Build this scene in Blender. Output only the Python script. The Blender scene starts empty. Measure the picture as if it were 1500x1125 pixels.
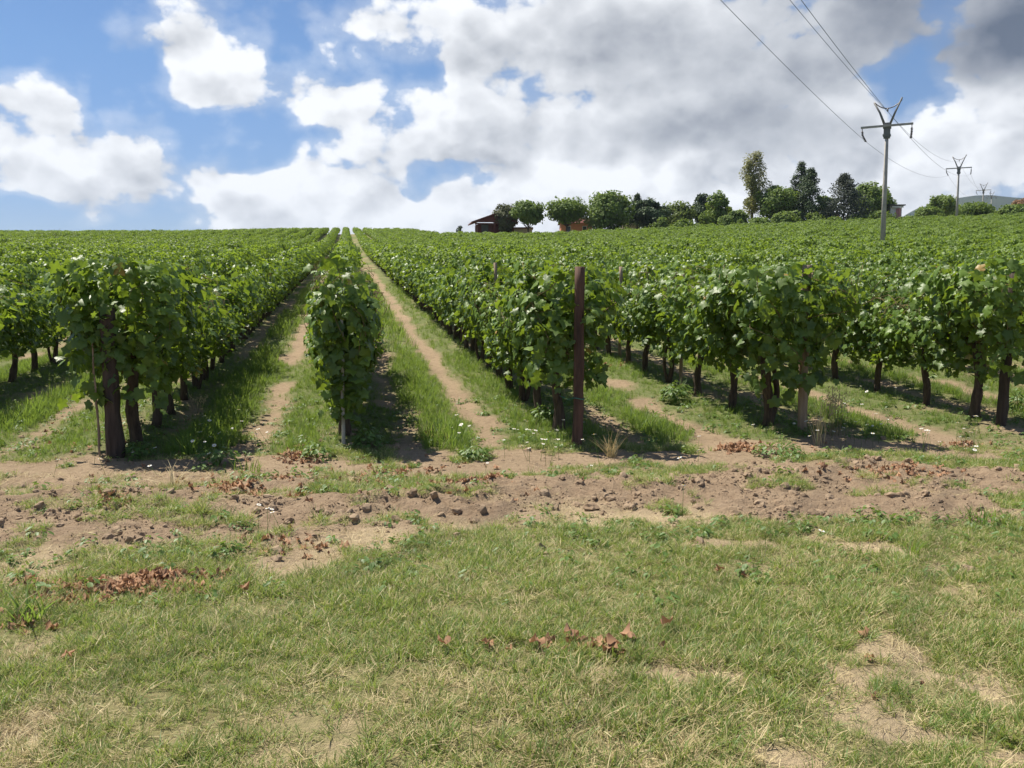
import bpy, math, random
import numpy as np
from mathutils import Vector, Matrix, Euler

rng = np.random.default_rng(7)
random.seed(7)
sc = bpy.context.scene
col = sc.collection
R = math.radians

# ------------------------------------------------------------------ camera
EYE = 1.6
cam_d = bpy.data.cameras.new('camera')
cam = bpy.data.objects.new('camera', cam_d)
col.objects.link(cam)
cam.location = (0, 0, EYE)
PITCH = math.atan(126.5 / 1326)
cam.rotation_euler = (math.pi / 2 - PITCH, 0, 0)
cam_d.sensor_width = 36
cam_d.lens = 1326 / 1500 * 36
cam_d.clip_start = 0.05
cam_d.clip_end = 20000
sc.camera = cam

# ------------------------------------------------------------------ sun, exposure
SUN_EL, SUN_AZ = 60.0, -54.0          # azimuth clockwise from +Y: front left
sd = bpy.data.lights.new('sun', 'SUN')
sd.energy = 5.0
sd.angle = R(0.53)
sd.color = (1.0, 0.935, 0.82)
sun = bpy.data.objects.new('sun', sd)
col.objects.link(sun)
sdir = Vector((math.sin(R(SUN_AZ)) * math.cos(R(SUN_EL)), math.cos(R(SUN_AZ)) * math.cos(R(SUN_EL)), math.sin(R(SUN_EL))))
sun.rotation_euler = sdir.to_track_quat('Z', 'Y').to_euler()
sc.view_settings.view_transform = 'Standard'
sc.view_settings.look = 'None'
sc.view_settings.exposure = 0.80
sc.view_settings.gamma = 1.0
sc.view_settings.use_curve_mapping = False
sc.cycles.max_bounces = 8
sc.cycles.diffuse_bounces = 2
sc.cycles.glossy_bounces = 2
sc.cycles.transmission_bounces = 4
sc.cycles.transparent_max_bounces = 6
sc.cycles.volume_bounces = 0
sc.cycles.sample_clamp_indirect = 6


class NT:
    """small node-tree builder"""
    def __init__(self, nt):
        self.nt = nt
        nt.nodes.clear()

    def n(self, t, **kw):
        nd = self.nt.nodes.new(t)
        ins = kw.pop('ins', {})
        for k, v in kw.items():
            setattr(nd, k, v)
        for k, v in ins.items():
            self.put(nd.inputs[k], v)
        return nd

    def put(self, sock, v):
        if isinstance(v, bpy.types.NodeSocket):
            self.nt.links.new(v, sock)
        elif v is not None:
            if hasattr(sock.default_value, '__len__') and not isinstance(v, str) and len(v) == 3 and len(sock.default_value) == 4:
                v = (*v, 1)
            sock.default_value = v

    def m(self, op, a, b=None, c=None, clamp=False):
        nd = self.nt.nodes.new('ShaderNodeMath')
        nd.operation = op
        nd.use_clamp = clamp
        for i, v in enumerate((a, b, c)):
            if v is not None:
                self.put(nd.inputs[i], v)
        return nd.outputs[0]

    def v(self, op, a, b=None, out=0, scale=None):
        nd = self.nt.nodes.new('ShaderNodeVectorMath')
        nd.operation = op
        self.put(nd.inputs[0], a)
        if b is not None:
            self.put(nd.inputs[1], b)
        if scale is not None:
            self.put(nd.inputs['Scale'], scale)
        return nd.outputs[out]

    def noise(self, vec, scale, detail=4, rough=0.55, dist=0.0, out=0, **kw):
        nd = self.n('ShaderNodeTexNoise', **kw)
        if vec is not None:
            self.put(nd.inputs['Vector'], vec)
        nd.inputs['Scale'].default_value = scale
        nd.inputs['Detail'].default_value = detail
        nd.inputs['Roughness'].default_value = rough
        nd.inputs['Distortion'].default_value = dist
        return nd.outputs[out]

    def mix(self, f, a, b, blend='MIX'):
        nd = self.nt.nodes.new('ShaderNodeMix')
        nd.data_type = 'RGBA'
        nd.blend_type = blend
        self.put(nd.inputs[0], f)
        self.put(nd.inputs[6], a)
        self.put(nd.inputs[7], b)
        return nd.outputs[2]

    def mr(self, v, a, b, c=0.0, d=1.0, smooth=False):
        nd = self.nt.nodes.new('ShaderNodeMapRange')
        if smooth:
            nd.interpolation_type = 'SMOOTHSTEP'
        self.put(nd.inputs[0], v)
        for i, x in zip((1, 2, 3, 4), (a, b, c, d)):
            nd.inputs[i].default_value = x
        return nd.outputs[0]


# ------------------------------------------------------------------ world: sky and clouds by direction
def px_azel(px, py):
    x, y, z = (px - 750) / 1326, 1.0, (562.5 - py) / 1326
    c, s = math.cos(PITCH), math.sin(PITCH)
    y, z = y * c + z * s, -y * s + z * c
    return math.atan2(x, y), math.atan2(z, math.hypot(x, y))


world = bpy.data.worlds.new('World')
sc.world = world
world.use_nodes = True
W = NT(world.node_tree)
geo = W.n('ShaderNodeTexCoord').outputs['Generated']
dirv = W.v('NORMALIZE', geo)
sep = W.n('ShaderNodeSeparateXYZ', ins={0: dirv})
az = W.m('ARCTAN2', sep.outputs[0], sep.outputs[1])
el = W.m('ARCSINE', sep.outputs[2])
ae = W.n('ShaderNodeCombineXYZ', ins={0: az, 1: el, 2: 0.0}).outputs[0]
sky = W.n('ShaderNodeTexSky', sky_type='NISHITA', sun_disc=False, sun_elevation=R(SUN_EL), sun_rotation=R(SUN_AZ),
          altitude=900, air_density=1.15, dust_density=0.12, ozone_density=1.6)
# domain warp of the coordinates that carry the cloud masses
w1 = W.noise(dirv, 6.0, 4, 0.55, out=1)
warp = W.v('MULTIPLY', W.v('SUBTRACT', w1, (0.5, 0.5, 0.5)), (0.20, 0.12, 0.0))
aew = W.v('ADD', ae, warp)


def blob(px, py, rx, ry, w, coord=None):
    a, e = px_azel(px, py)
    k = 1326.0
    d = W.v('MULTIPLY', W.v('SUBTRACT', coord or aew, (a, e, 0)), (k / rx, k / ry, 0))
    ln = W.v('LENGTH', d, out=1)
    return W.m('MULTIPLY', W.mr(ln, 1.55, 0.1, 0.0, 1.0, smooth=True), w)


def total(lst):
    s = lst[0]
    for x in lst[1:]:
        s = W.m('ADD', s, x)
    return s


cloudpos = total([blob(*b) for b in [
    (80, 215, 190, 95, 1.2), (230, 245, 55, 45, .5), (255, 55, 105, 75, .85), (330, 105, 90, 45, .75), (420, 140, 110, 40, .85), (320, 20, 90, 40, .4),
    (490, 10, 70, 30, .5), (590, 40, 90, 60, .6), (515, 205, 78, 48, .95), (690, 150, 140, 90, .9), (440, 305, 200, 48, 1.25), (600, 320, 260, 60, .9),
    (900, 330, 400, 60, 1.0), (1350, 330, 400, 60, .8), (390, 70, 50, 40, .35), (500, 140, 70, 40, .6),
    (330, 262, 50, 26, .5), (920, 210, 320, 170, 1.1), (1150, 110, 230, 220, 1.1), (860, 20, 220, 90, .9), (730, 70, 80, 60, .4),
    (1480, 40, 190, 110, 1.1), (1470, 250, 180, 110, 1.1), (1260, 300, 220, 60, .8), (1080, 110, 80, 60, .5), (1100, 60, 260, 120, .5), (1420, 20, 220, 80, .8), (1400, 260, 260, 80, .6), (90, 220, 190, 70, .3), (950, 180, 260, 120, .5), (1110, 230, 260, 90, .5)]])
cloudpos = W.m('ADD', cloudpos, blob(655, 285, 70, 28, .5))
cloudneg = total([blob(*b) for b in [
    (1345, 105, 85, 60, 1.1), (1310, 165, 45, 40, .5), (60, 40, 150, 60, .5), (370, 205, 95, 36, .8), (615, 240, 46, 22, .75),
    (265, 300, 70, 30, .5), (180, 130, 80, 34, .6), (60, 325, 150, 18, .5), (625, 100, 34, 34, .7), (410, 50, 36, 40, .3), (210, 170, 50, 26, .5)]])
cloudcov = W.m('SUBTRACT', W.m('MINIMUM', cloudpos, 1.6), cloudneg)
flat = W.v('MULTIPLY', dirv, (1.0, 1.0, 1.35))
cn = W.noise(flat, 6.5, 10, 0.58, 0.15)
cf = W.noise(flat, 19.0, 7, 0.6, 0.0)


def puff(vec, scale, detail=2.0, rough=0.55, smooth=0.6):
    nd = W.n('ShaderNodeTexVoronoi', feature='F1', ins={'Vector': vec, 'Scale': scale, 'Detail': detail, 'Roughness': rough, 'Randomness': 1.0})
    return W.m('SUBTRACT', 1.0, nd.outputs['Distance'])


wob = W.v('MULTIPLY', W.v('SUBTRACT', W.noise(flat, 12.0, 4, 0.6, out=1), (0.5, 0.5, 0.5)), (0.05, 0.05, 0.05))
fw = W.v('ADD', flat, wob)
pf = puff(fw, 13.0)
lo1 = W.m('ADD', W.m('MULTIPLY', W.noise(flat, 7.0, 5, 0.5, 0.1), 0.8), W.m('MULTIPLY', pf, 0.32))
OFFS = (-0.012, 0.004, 0.026)
flat2 = W.v('ADD', flat, OFFS)
lo2 = W.m('ADD', W.m('MULTIPLY', W.noise(flat2, 7.0, 5, 0.5, 0.1), 0.8), W.m('MULTIPLY', puff(W.v('ADD', fw, OFFS), 13.0), 0.32))
big = W.noise(dirv, 2.3, 3, 0.5)
# general cloudiness everywhere (outside the frame too), plus the masses in view
cov = W.m('ADD', W.m('MULTIPLY', W.m('MAXIMUM', cloudcov, -0.45), 0.62), W.m('ADD', W.m('MULTIPLY', W.m('SUBTRACT', big, 0.5), 0.3), -0.27))
outside = W.mr(W.m('ABSOLUTE', az), 0.62, 1.0, 0.0, 0.10, smooth=True)
high = W.mr(el, 0.36, 0.55, 0.0, 0.06, smooth=True)
cov = W.m('ADD', cov, W.m('MAXIMUM', outside, high))
dens = W.m('ADD', W.m('ADD', cov, W.m('MULTIPLY', W.m('SUBTRACT', cn, 0.5), 1.9)), W.m('ADD', W.m('MULTIPLY', W.m('SUBTRACT', cf, 0.5), 1.1), W.m('MULTIPLY', W.m('SUBTRACT', pf, 0.19), 0.9)))
alpha = W.mr(dens, -0.10, 0.25, 0.0, 1.0, smooth=True)
veil = W.mr(dens, -0.5, 0.1, 0.0, 0.28, smooth=True)
alpha = W.m('MAXIMUM', alpha, veil)
greys = total([blob(px, py, rx, ry, w) for px, py, rx, ry, w in [
    (1000, 130, 240, 95, .48), (1110, 195, 150, 45, .42), (870, 40, 170, 75, .30), (1140, 40, 120, 80, .22), (1410, 10, 200, 85, 1.05),
    (1480, 80, 90, 60, .5), (620, 60, 110, 40, .16), (1130, 250, 260, 60, .12), (750, 190, 90, 40, .14), (60, 285, 150, 30, .26),
    (1280, 60, 50, 60, .1), (120, 225, 120, 30, .10), (930, 300, 50, 30, -.2), (860, 110, 60, 40, -.2), (900, 260, 90, 30, -.15), (1200, 20, 40, 40, -.2)]])
relief = W.m('MULTIPLY', W.m('SUBTRACT', lo1, lo2), W.mr(el, 0.05, 0.4, 1.25, 0.9))
relief = W.m('MULTIPLY', relief, W.m('SUBTRACT', 1.15, W.m('MULTIPLY', W.m('MINIMUM', W.m('MAXIMUM', greys, 0.0), 1.0), 0.75)))
thick = W.m('MULTIPLY', W.mr(dens, 0.15, 1.0, 0.0, 1.0, smooth=True), 0.12)
lum = W.m('SUBTRACT', W.m('ADD', 0.94, relief), W.m('ADD', thick, W.m('MULTIPLY', greys, 0.54)))
lum = W.m('MINIMUM', W.m('MAXIMUM', lum, 0.2), 1.08)
t = W.mr(lum, 0.2, 1.0)
ccol = W.mix(t, (0.10, 0.13, 0.19), (0.97, 0.99, 1.02))
bg1 = W.n('ShaderNodeBackground', ins={0: W.mix(1.0, sky.outputs[0], W.mix(W.mr(el, 0.0, 0.24), (0.52, 0.62, 0.96), (0.66, 0.86, 1.10)), 'MULTIPLY'), 1: 0.055})
bg2 = W.n('ShaderNodeBackground', ins={0: ccol, 1: 0.62})
mixs = W.n('ShaderNodeMixShader', ins={0: alpha})
W.nt.links.new(bg1.outputs[0], mixs.inputs[1])
W.nt.links.new(bg2.outputs[0], mixs.inputs[2])
wo = W.n('ShaderNodeOutputWorld')
W.nt.links.new(mixs.outputs[0], wo.inputs[0])
world.cycles.sampling_method = 'MANUAL'
world.cycles.sample_map_resolution = 512

# ------------------------------------------------------------------ numpy noise and terrain
def _hash(ix, iy, seed):
    h = (ix.astype(np.int64) * 374761393 + iy.astype(np.int64) * 668265263 + seed * 974711) & 0x7fffffff
    h = ((h ^ (h >> 13)) * 1274126177) & 0x7fffffff
    h = ((h ^ (h >> 16)) * 1103515245) & 0x7fffffff
    return (h & 0xffff) / 65535.0


def vnoise(x, y, seed=0):
    x = np.asarray(x, float); y = np.asarray(y, float)
    ix, iy = np.floor(x), np.floor(y)
    fx, fy = x - ix, y - iy
    fx = fx * fx * (3 - 2 * fx); fy = fy * fy * (3 - 2 * fy)
    a, b = _hash(ix, iy, seed), _hash(ix + 1, iy, seed)
    c, d = _hash(ix, iy + 1, seed), _hash(ix + 1, iy + 1, seed)
    return (a * (1 - fx) + b * fx) * (1 - fy) + (c * (1 - fx) + d * fx) * fy


def fbm(x, y, scale, octv=4, seed=0, gain=0.5):
    s, a, tot = 0.0, 1.0, 0.0
    f = 1.0 / scale
    ca, sa = math.cos(.6), math.sin(.6)
    for i in range(octv):
        s = s + a * vnoise(x * f + 17.3 * i, y * f + 5.1 * i, seed + i)
        tot += a
        a *= gain
        f *= 2.03
        x, y = x * ca - y * sa, x * sa + y * ca
    return s / tot


def sstep(a, b, x):
    t = np.clip((x - a) / (b - a), 0, 1)
    return t * t * (3 - 2 * t)


def H0(X, Y):
    """large terrain, z = 0 at the near grass"""
    X = np.asarray(X, float); Y = np.asarray(Y, float)
    Yc = 232.0
    over = np.maximum(Y - Yc, 0)
    Ye = np.where(Y > Yc, Yc + 26 * (1 - np.exp(-over / 26)), Y)
    w = 0.8
    q = np.clip((Ye - 10.2) / w, -50, 300)
    base = 0.0687 * w * np.logaddexp(0, q)
    tt = np.clip(Ye, 0, None) / 230
    e = 2.05 * tt ** 3 - 0.62 * tt + .55 * np.exp(-((Ye - 165) / 45) ** 2)
    fall = -0.022 * np.maximum(Y - 262, 0) * np.exp(-np.maximum(Y - 262, 0) / 900)
    cw = 3.0
    cross = 0.055 * cw * np.logaddexp(0, np.clip((X - 4) / cw, -50, 300))
    cross = 7.0 * (1 - np.exp(-cross / 7.0)) * np.clip(Y / 165, 0, 1.1) ** 1.5
    left = 0.9 * np.exp(-((X + 42) / 30) ** 2) * sstep(120, 230, Y)
    und = (fbm(X, Y, 40, 2, 5) - .5) * 0.5 * sstep(30, 90, Y)
    return base + e + fall + cross + left + und


ANG = math.atan(240 / 1326)
DX, DY = -math.sin(ANG), math.cos(ANG)
NX, NY = math.cos(ANG), math.sin(ANG)
SP = 2.58


OFF = {-1: .33, 1: -.15, 2: -.15}


def row_end(k):
    n = SP * k - 0.05 + OFF.get(k, 0)
    X = (n - NY * 10.2) / (NX + NY * 0.15)
    return X, 10.2 + 0.15 * X


def ns(X, Y):
    return NX * X + NY * Y, DX * X + DY * Y


def trackc(X):
    return 6.95 + 0.115 * X + 0.12 * np.sin(X * .7)


def in_vine(X, Y):
    return sstep(-0.5, 0.5, Y - (9.6 + 0.15 * X))


_RT = 1.0 * 1.03 ** np.arange(190)


def ray_ground_v(px, py):
    px = np.atleast_1d(np.asarray(px, float)); py = np.atleast_1d(np.asarray(py, float))
    x, y, z = (px - 750) / 1326, np.ones_like(px), (562.5 - py) / 1326
    c, s = math.cos(PITCH), math.sin(PITCH)
    y, z = y * c + z * s, -y * s + z * c
    tt = _RT[None, :]
    hit = (EYE + z[:, None] * tt) < H0(x[:, None] * tt, y[:, None] * tt)
    j = np.where(hit.any(1), hit.argmax(1), len(_RT) - 1)
    lo, hi = _RT[np.maximum(j - 1, 0)], _RT[j]
    for _ in range(14):
        mid = (lo + hi) / 2
        h = (EYE + z * mid) < H0(x * mid, y * mid)
        hi = np.where(h, mid, hi); lo = np.where(h, lo, mid)
    return x * lo, y * lo


_rc = {}


def ray_ground(px, py):
    if (px, py) not in _rc:
        a, b = ray_ground_v(px, py)
        _rc[(px, py)] = (float(a[0]), float(b[0]))
    return _rc[(px, py)]


def bare_ell(lst, X, Y):
    m = np.zeros_like(X)
    for (px, py, rx, ry, w) in lst:
        cx, cy = ray_ground(px, py)
        ex = rx / 1326 * cy
        ey = abs(ray_ground(px, py - ry)[1] - cy)
        j = (fbm(X, Y, .30, 5, 31, .65) - .5) * 2.6
        d = np.sqrt(((X - cx) / ex) ** 2 + ((Y - cy) / ey) ** 2) + j
        m = np.maximum(m, w * sstep(1.25, .5, d))
    return m


BARE = [(1300, 960, 60, 60, .9), (1250, 1000, 55, 30, .8), (1330, 1075, 120, 45, .95), (1010, 990, 110, 12, .9), (890, 985, 35, 14, .8),
        (1440, 1110, 90, 18, .9), (1265, 795, 65, 14, .9), (1060, 795, 80, 7, .9), (960, 790, 60, 8, .7), (1430, 860, 60, 16, .6),
        (440, 815, 60, 24, .95), (560, 785, 100, 20, .8), (30, 1080, 70, 60, .7), (20, 960, 60, 30, .6), (60, 830, 80, 24, .7),
        (30, 790, 110, 20, .8), (660, 790, 40, 12, .6), (345, 875, 30, 12, .6), (1440, 980, 60, 20, .5), (700, 750, 500, 20, .8),
        (1130, 890, 70, 8, .4), (810, 1085, 60, 10, .5), (200, 850, 70, 14, .8), (1210, 1060, 60, 20, .6), (1300, 1060, 150, 50, .7), (1460, 1010, 70, 30, .8), (1180, 1105, 80, 20, .8), (1290, 905, 50, 14, .8), (1110, 1000, 60, 10, .7), (1480, 900, 50, 16, .6), (1380, 830, 60, 8, .6)]
STRAW = [(700, 1040, 180, 50, 1), (850, 1090, 160, 50, 1), (40, 1080, 110, 70, 1), (640, 870, 60, 16, .8), (430, 1010, 80, 30, .7),
         (960, 1060, 100, 30, .8), (1100, 980, 200, 30, .4), (1350, 900, 150, 60, .4)]


def track_mask(X, Y):
    d = (Y - trackc(X)) + (fbm(X, Y, 1.1, 4, 3) - .5) * 2.0
    return sstep(1.15, .35, np.abs(d - .1) + (fbm(X, Y, .3, 4, 8) - .5) * 1.1)


def cover(X, Y):
    """0 bare soil .. 1 full grass"""
    n, s = ns(X, Y)
    v = in_vine(X, Y)
    g0 = 0.97 - 0.35 * sstep(.55, .72, fbm(X, Y, .8, 4, 11)) - 0.2 * sstep(.5, .7, fbm(X, Y, .25, 3, 12))
    g0 = np.minimum(g0, 1 - bare_ell(BARE, X, Y))
    g0 = g0 * (1 - track_mask(X, Y) * .97)
    edge = sstep(-1.2, -.3, Y - trackc(X)) * (1 - v)
    g0 = g0 * (1 - edge * .5 * sstep(.42, .58, fbm(X, Y, .6, 3, 14)))
    m = np.mod(n + 0.05, SP)
    wob = (fbm(X, Y, 1.1, 3, 21) - .5) * .4
    t1 = np.exp(-((m - .62 + wob) / .2) ** 2)
    t2 = np.exp(-((m - 1.58 + wob) / .2) ** 2)
    brk = sstep(.25, .5, fbm(X, Y, 2.2, 2, 25))
    main = np.exp(-((n - 1.5) / 1.2) ** 2)
    brk = np.maximum(brk, main * .8)
    gl = .93 - .8 * np.maximum(t1 * .7, t2 * .95) * (.25 + .75 * brk) - .25 * sstep(.5, .66, fbm(X, Y, .6, 3, 23))
    gl = gl - 0.25 * np.exp(-(np.minimum(m, SP - m) / .22) ** 2)
    gap = ((Y - (9.6 + .15 * X)) > -1.4) & (Y > trackc(X) + .9)
    ge = 0.78 - .75 * sstep(.36, .56, fbm(X, Y, .6, 4, 26))
    g0 = np.maximum(g0, .5 * sstep(.59, .66, fbm(X, Y, .4, 4, 15)))
    out = g0 * (1 - v) + gl * v
    ge = np.minimum(ge, 1 - bare_ell([(765, 678, 60, 26, 1), (620, 672, 60, 18, .9), (420, 690, 60, 14, .8), (1060, 655, 60, 12, .8)], X, Y))
    out = np.where(gap & (v < 1), np.minimum(out, ge) * (1 - v) + gl * v, out)
    return np.clip(out, 0, 1)


def relief(X, Y):
    fade = sstep(60, 18, Y) * sstep(60, 25, np.abs(X))
    tm = track_mask(X, Y)
    heaps = 0.0 * X
    for px, py, rx, ry, a in [(130, 738, 100, 12, .09), (330, 748, 60, 10, .06), (640, 735, 110, 14, .10), (520, 745, 60, 12, .06),
                              (930, 716, 90, 8, .06), (1110, 712, 80, 6, .05), (740, 720, 50, 8, .05), (250, 690, 90, 10, .05)]:
        cx, cy = ray_ground(px, py)
        heaps = heaps + a * np.exp(-((X - cx) / (rx / 1326 * cy)) ** 2 - ((Y - cy) / .33) ** 2)
    r = np.abs(fbm(X, Y, .22, 4, 41, .6) - .5) * 2
    clod = (1 - r) ** 2
    c2 = fbm(X, Y, .085, 3, 43, .6)
    z = (fbm(X, Y, 1.6, 4, 40) - .5) * .07
    z = z + tm * (clod * .05 + (c2 - .5) * .07) + heaps * (.25 + clod * .35 + (c2 - .5) * 1.0)
    z = z + (1 - tm) * (c2 - .5) * .022
    v = in_vine(X, Y)
    n, s = ns(X, Y)
    m = np.mod(n + .05, SP)
    z = z + v * (.05 * np.exp(-(np.minimum(m, SP - m) / .35) ** 2) - .03 * np.exp(-((m - 1.58) / .2) ** 2) - .03 * np.exp(-((m - .62) / .2) ** 2))
    return z * fade


def Hg(X, Y):
    return H0(X, Y) + relief(np.asarray(X, float), np.asarray(Y, float))


def H1(x, y):
    return float(Hg(np.array([x]), np.array([y]))[0])


# ------------------------------------------------------------------ mesh helpers
def mesh_np(name, V, F, mat=None, attrs=None, smooth=True, matidx=None):
    me = bpy.data.meshes.new(name)
    V = np.asarray(V, np.float32)
    F = np.asarray(F, np.int32)
    k = F.shape[1]
    me.vertices.add(len(V)); me.vertices.foreach_set('co', V.ravel())
    me.loops.add(F.size); me.loops.foreach_set('vertex_index', F.ravel())
    me.polygons.add(len(F))
    me.polygons.foreach_set('loop_start', np.arange(0, F.size, k, dtype=np.int32))
    me.polygons.foreach_set('loop_total', np.full(len(F), k, np.int32))
    me.polygons.foreach_set('use_smooth', np.full(len(F), smooth))
    for m in (mat if isinstance(mat, (list, tuple)) else [mat]):
        if m: me.materials.append(m)
    if matidx is not None:
        me.polygons.foreach_set('material_index', np.asarray(matidx, np.int32))
    if attrs:
        for an, arr in attrs.items():
            a = me.attributes.new(an, 'FLOAT', 'POINT')
            a.data.foreach_set('value', np.asarray(arr, np.float32))
    me.update(calc_edges=True)
    me.validate()
    return me


def link(name, me, parent=None, loc=None, rot=None, **props):
    o = bpy.data.objects.new(name, me)
    col.objects.link(o)
    if parent is not None: o.parent = parent
    if loc is not None: o.location = loc
    if rot is not None: o.rotation_euler = rot
    for k, v in props.items(): o[k] = v
    return o


def tag(o, label, category, group=None, kind=None):
    o['label'] = label; o['category'] = category
    if group: o['group'] = group
    if kind: o['kind'] = kind
    return o


class Tri:
    """collects triangles for one mesh"""
    def __init__(self):
        self.V, self.F, self.T, self.n, self.M = [], [], [], 0, []

    def add(self, V, F, tint=0.5, mi=0):
        V = np.asarray(V, float); F = np.asarray(F, int)
        if F.shape[1] == 4:
            F = np.vstack([F[:, [0, 1, 2]], F[:, [0, 2, 3]]])
        self.V.append(V); self.F.append(F + self.n); self.n += len(V)
        self.T.append(np.full(len(V), tint) if np.isscalar(tint) else np.asarray(tint))
        self.M.append(np.full(len(F), mi))

    def tube(self, pts, rad, sides=7, tint=.5, cap=True, wob=0.0, mi=0):
        pts = [Vector(p) for p in pts]
        n = len(pts)
        V = []
        for i, p in enumerate(pts):
            d = (pts[min(i + 1, n - 1)] - pts[max(i - 1, 0)]).normalized()
            a = d.orthogonal().normalized() if i == 0 else (a - d * a.dot(d)).normalized()
            b = d.cross(a)
            r = rad[i] if hasattr(rad, '__len__') else rad
            for j in range(sides):
                th = 2 * math.pi * j / sides
                rr = r * (1 + wob * (random.random() - .5))
                V.append(p + a * math.cos(th) * rr + b * math.sin(th) * rr)
        F = []
        for i in range(n - 1):
            for j in range(sides):
                F.append((i * sides + j, i * sides + (j + 1) % sides, (i + 1) * sides + (j + 1) % sides, (i + 1) * sides + j))
        F3 = [(f[0], f[1], f[2]) for f in F] + [(f[0], f[2], f[3]) for f in F]
        if cap:
            V.append(pts[-1]); V.append(pts[0]); c1, c0 = len(V) - 2, len(V) - 1
            for j in range(sides):
                F3.append(((n - 1) * sides + j, (n - 1) * sides + (j + 1) % sides, c1))
                F3.append(((j + 1) % sides, j, c0))
        self.add([tuple(v) for v in V], F3, tint, mi)

    def box(self, c, s, rz=0.0, tint=.5, mi=0):
        x, y, z = s[0] / 2, s[1] / 2, s[2] / 2
        V = np.array([(-x, -y, -z), (x, -y, -z), (x, y, -z), (-x, y, -z), (-x, -y, z), (x, -y, z), (x, y, z), (-x, y, z)])
        ca, sa = math.cos(rz), math.sin(rz)
        V = np.c_[V[:, 0] * ca - V[:, 1] * sa, V[:, 0] * sa + V[:, 1] * ca, V[:, 2]] + np.array(c)
        self.add(V, [(0, 3, 2, 1), (4, 5, 6, 7), (0, 1, 5, 4), (1, 2, 6, 5), (2, 3, 7, 6), (3, 0, 4, 7)], tint, mi)

    def mesh(self, name, mat, smooth=True):
        return mesh_np(name, np.vstack(self.V), np.vstack(self.F), mat, {'tint': np.concatenate(self.T)}, smooth, np.concatenate(self.M))


# ------------------------------------------------------------------ materials
def newmat(name):
    m = bpy.data.materials.new(name)
    m.use_nodes = True
    return m, NT(m.node_tree)


def finish(N, sh, disp=None):
    o = N.n('ShaderNodeOutputMaterial')
    N.nt.links.new(sh, o.inputs[0])


def attr(N, name):
    return N.n('ShaderNodeAttribute', attribute_name=name).outputs['Fac']


def leaf_mat(name, dark, light, trans, tw=0.38, rough=0.45, spec=0.5, brown=None, brown_at=.97, under=None, noise_scale=0.0, pale=None):
    m, N = newmat(name)
    t = attr(N, 'tint')
    rnd = N.n('ShaderNodeObjectInfo').outputs['Random']
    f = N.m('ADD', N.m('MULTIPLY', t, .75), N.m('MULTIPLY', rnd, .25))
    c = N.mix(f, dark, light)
    if noise_scale:
        g = N.n('ShaderNodeNewGeometry').outputs['Position']
        nz = N.mr(N.noise(g, noise_scale, 3), .35, .65)
        c = N.mix(N.m('MULTIPLY', nz, .5), c, pale or light)
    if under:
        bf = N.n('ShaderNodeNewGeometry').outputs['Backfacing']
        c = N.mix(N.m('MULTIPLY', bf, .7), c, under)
    if brown:
        c = N.mix(N.m('GREATER_THAN', t, brown_at), c, brown)
    p = N.n('ShaderNodeBsdfPrincipled', ins={'Base Color': c, 'Roughness': rough, 'Specular IOR Level': spec})
    tc = N.mix(0.5, trans, N.mix(f, trans, light))
    tr = N.n('ShaderNodeBsdfTranslucent', ins={0: tc})
    mx = N.n('ShaderNodeMixShader', ins={0: tw})
    N.nt.links.new(p.outputs[0], mx.inputs[1]); N.nt.links.new(tr.outputs[0], mx.inputs[2])
    finish(N, mx.outputs[0])
    return m


def solid_mat(name, c1, c2, scale=20, rough=.85, bump=.0, stretch=(1, 1, 1), detail=6, spec=.3):
    m, N = newmat(name)
    tc = N.n('ShaderNodeTexCoord').outputs['Object']
    v = N.v('MULTIPLY', tc, stretch)
    nz = N.noise(v, scale, detail, .65)
    c = N.mix(N.mr(nz, .3, .7), c1, c2)
    p = N.n('ShaderNodeBsdfPrincipled', ins={'Base Color': c, 'Roughness': rough, 'Specular IOR Level': spec})
    if bump:
        b = N.n('ShaderNodeBump', ins={'Strength': bump, 'Distance': .01, 'Height': nz})
        N.nt.links.new(b.outputs[0], p.inputs['Normal'])
    finish(N, p.outputs[0])
    return m


M = {}
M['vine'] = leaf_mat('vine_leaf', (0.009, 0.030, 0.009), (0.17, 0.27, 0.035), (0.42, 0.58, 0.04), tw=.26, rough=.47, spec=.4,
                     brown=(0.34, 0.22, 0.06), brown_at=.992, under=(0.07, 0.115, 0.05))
M['vine_far'] = leaf_mat('vine_leaf_far', (0.012, 0.036, 0.009), (0.20, 0.30, 0.035), (0.42, 0.58, 0.04), tw=.32, rough=.55, spec=.35,
                         under=(0.085, 0.13, 0.06))
M['grass'] = leaf_mat('grass_blade', (0.085, 0.165, 0.032), (0.24, 0.30, 0.075), (0.34, 0.44, 0.07), tw=.36, rough=.5, spec=.35,
                      brown=(0.52, 0.43, 0.22), brown_at=.63)
M['lush'] = leaf_mat('lush_grass', (0.062, 0.125, 0.022), (0.17, 0.25, 0.05), (0.32, 0.45, 0.06), tw=.38, rough=.5, spec=.3,
                     brown=(0.36, 0.30, 0.15), brown_at=.93)
M['straw'] = leaf_mat('dry_straw', (0.40, 0.32, 0.16), (0.60, 0.50, 0.28), (0.45, 0.36, 0.2), tw=.2, rough=.6, spec=.3)
M['weed'] = leaf_mat('weed_leaf', (0.06, 0.125, 0.025), (0.15, 0.23, 0.055), (0.25, 0.36, 0.05), tw=.3, rough=.5, spec=.35)
M['dead'] = leaf_mat('dead_leaf', (0.13, 0.07, 0.04), (0.46, 0.27, 0.16), (0.4, 0.2, 0.1), tw=.15, rough=.75, spec=.15)
M['bark'] = solid_mat('vine_bark', (0.035, 0.024, 0.018), (0.12, 0.085, 0.06), 30, .95, 1.0, (1, 1, .2))
M['cane'] = solid_mat('vine_cane', (0.12, 0.10, 0.04), (0.20, 0.14, 0.06), 30, .8)
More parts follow.
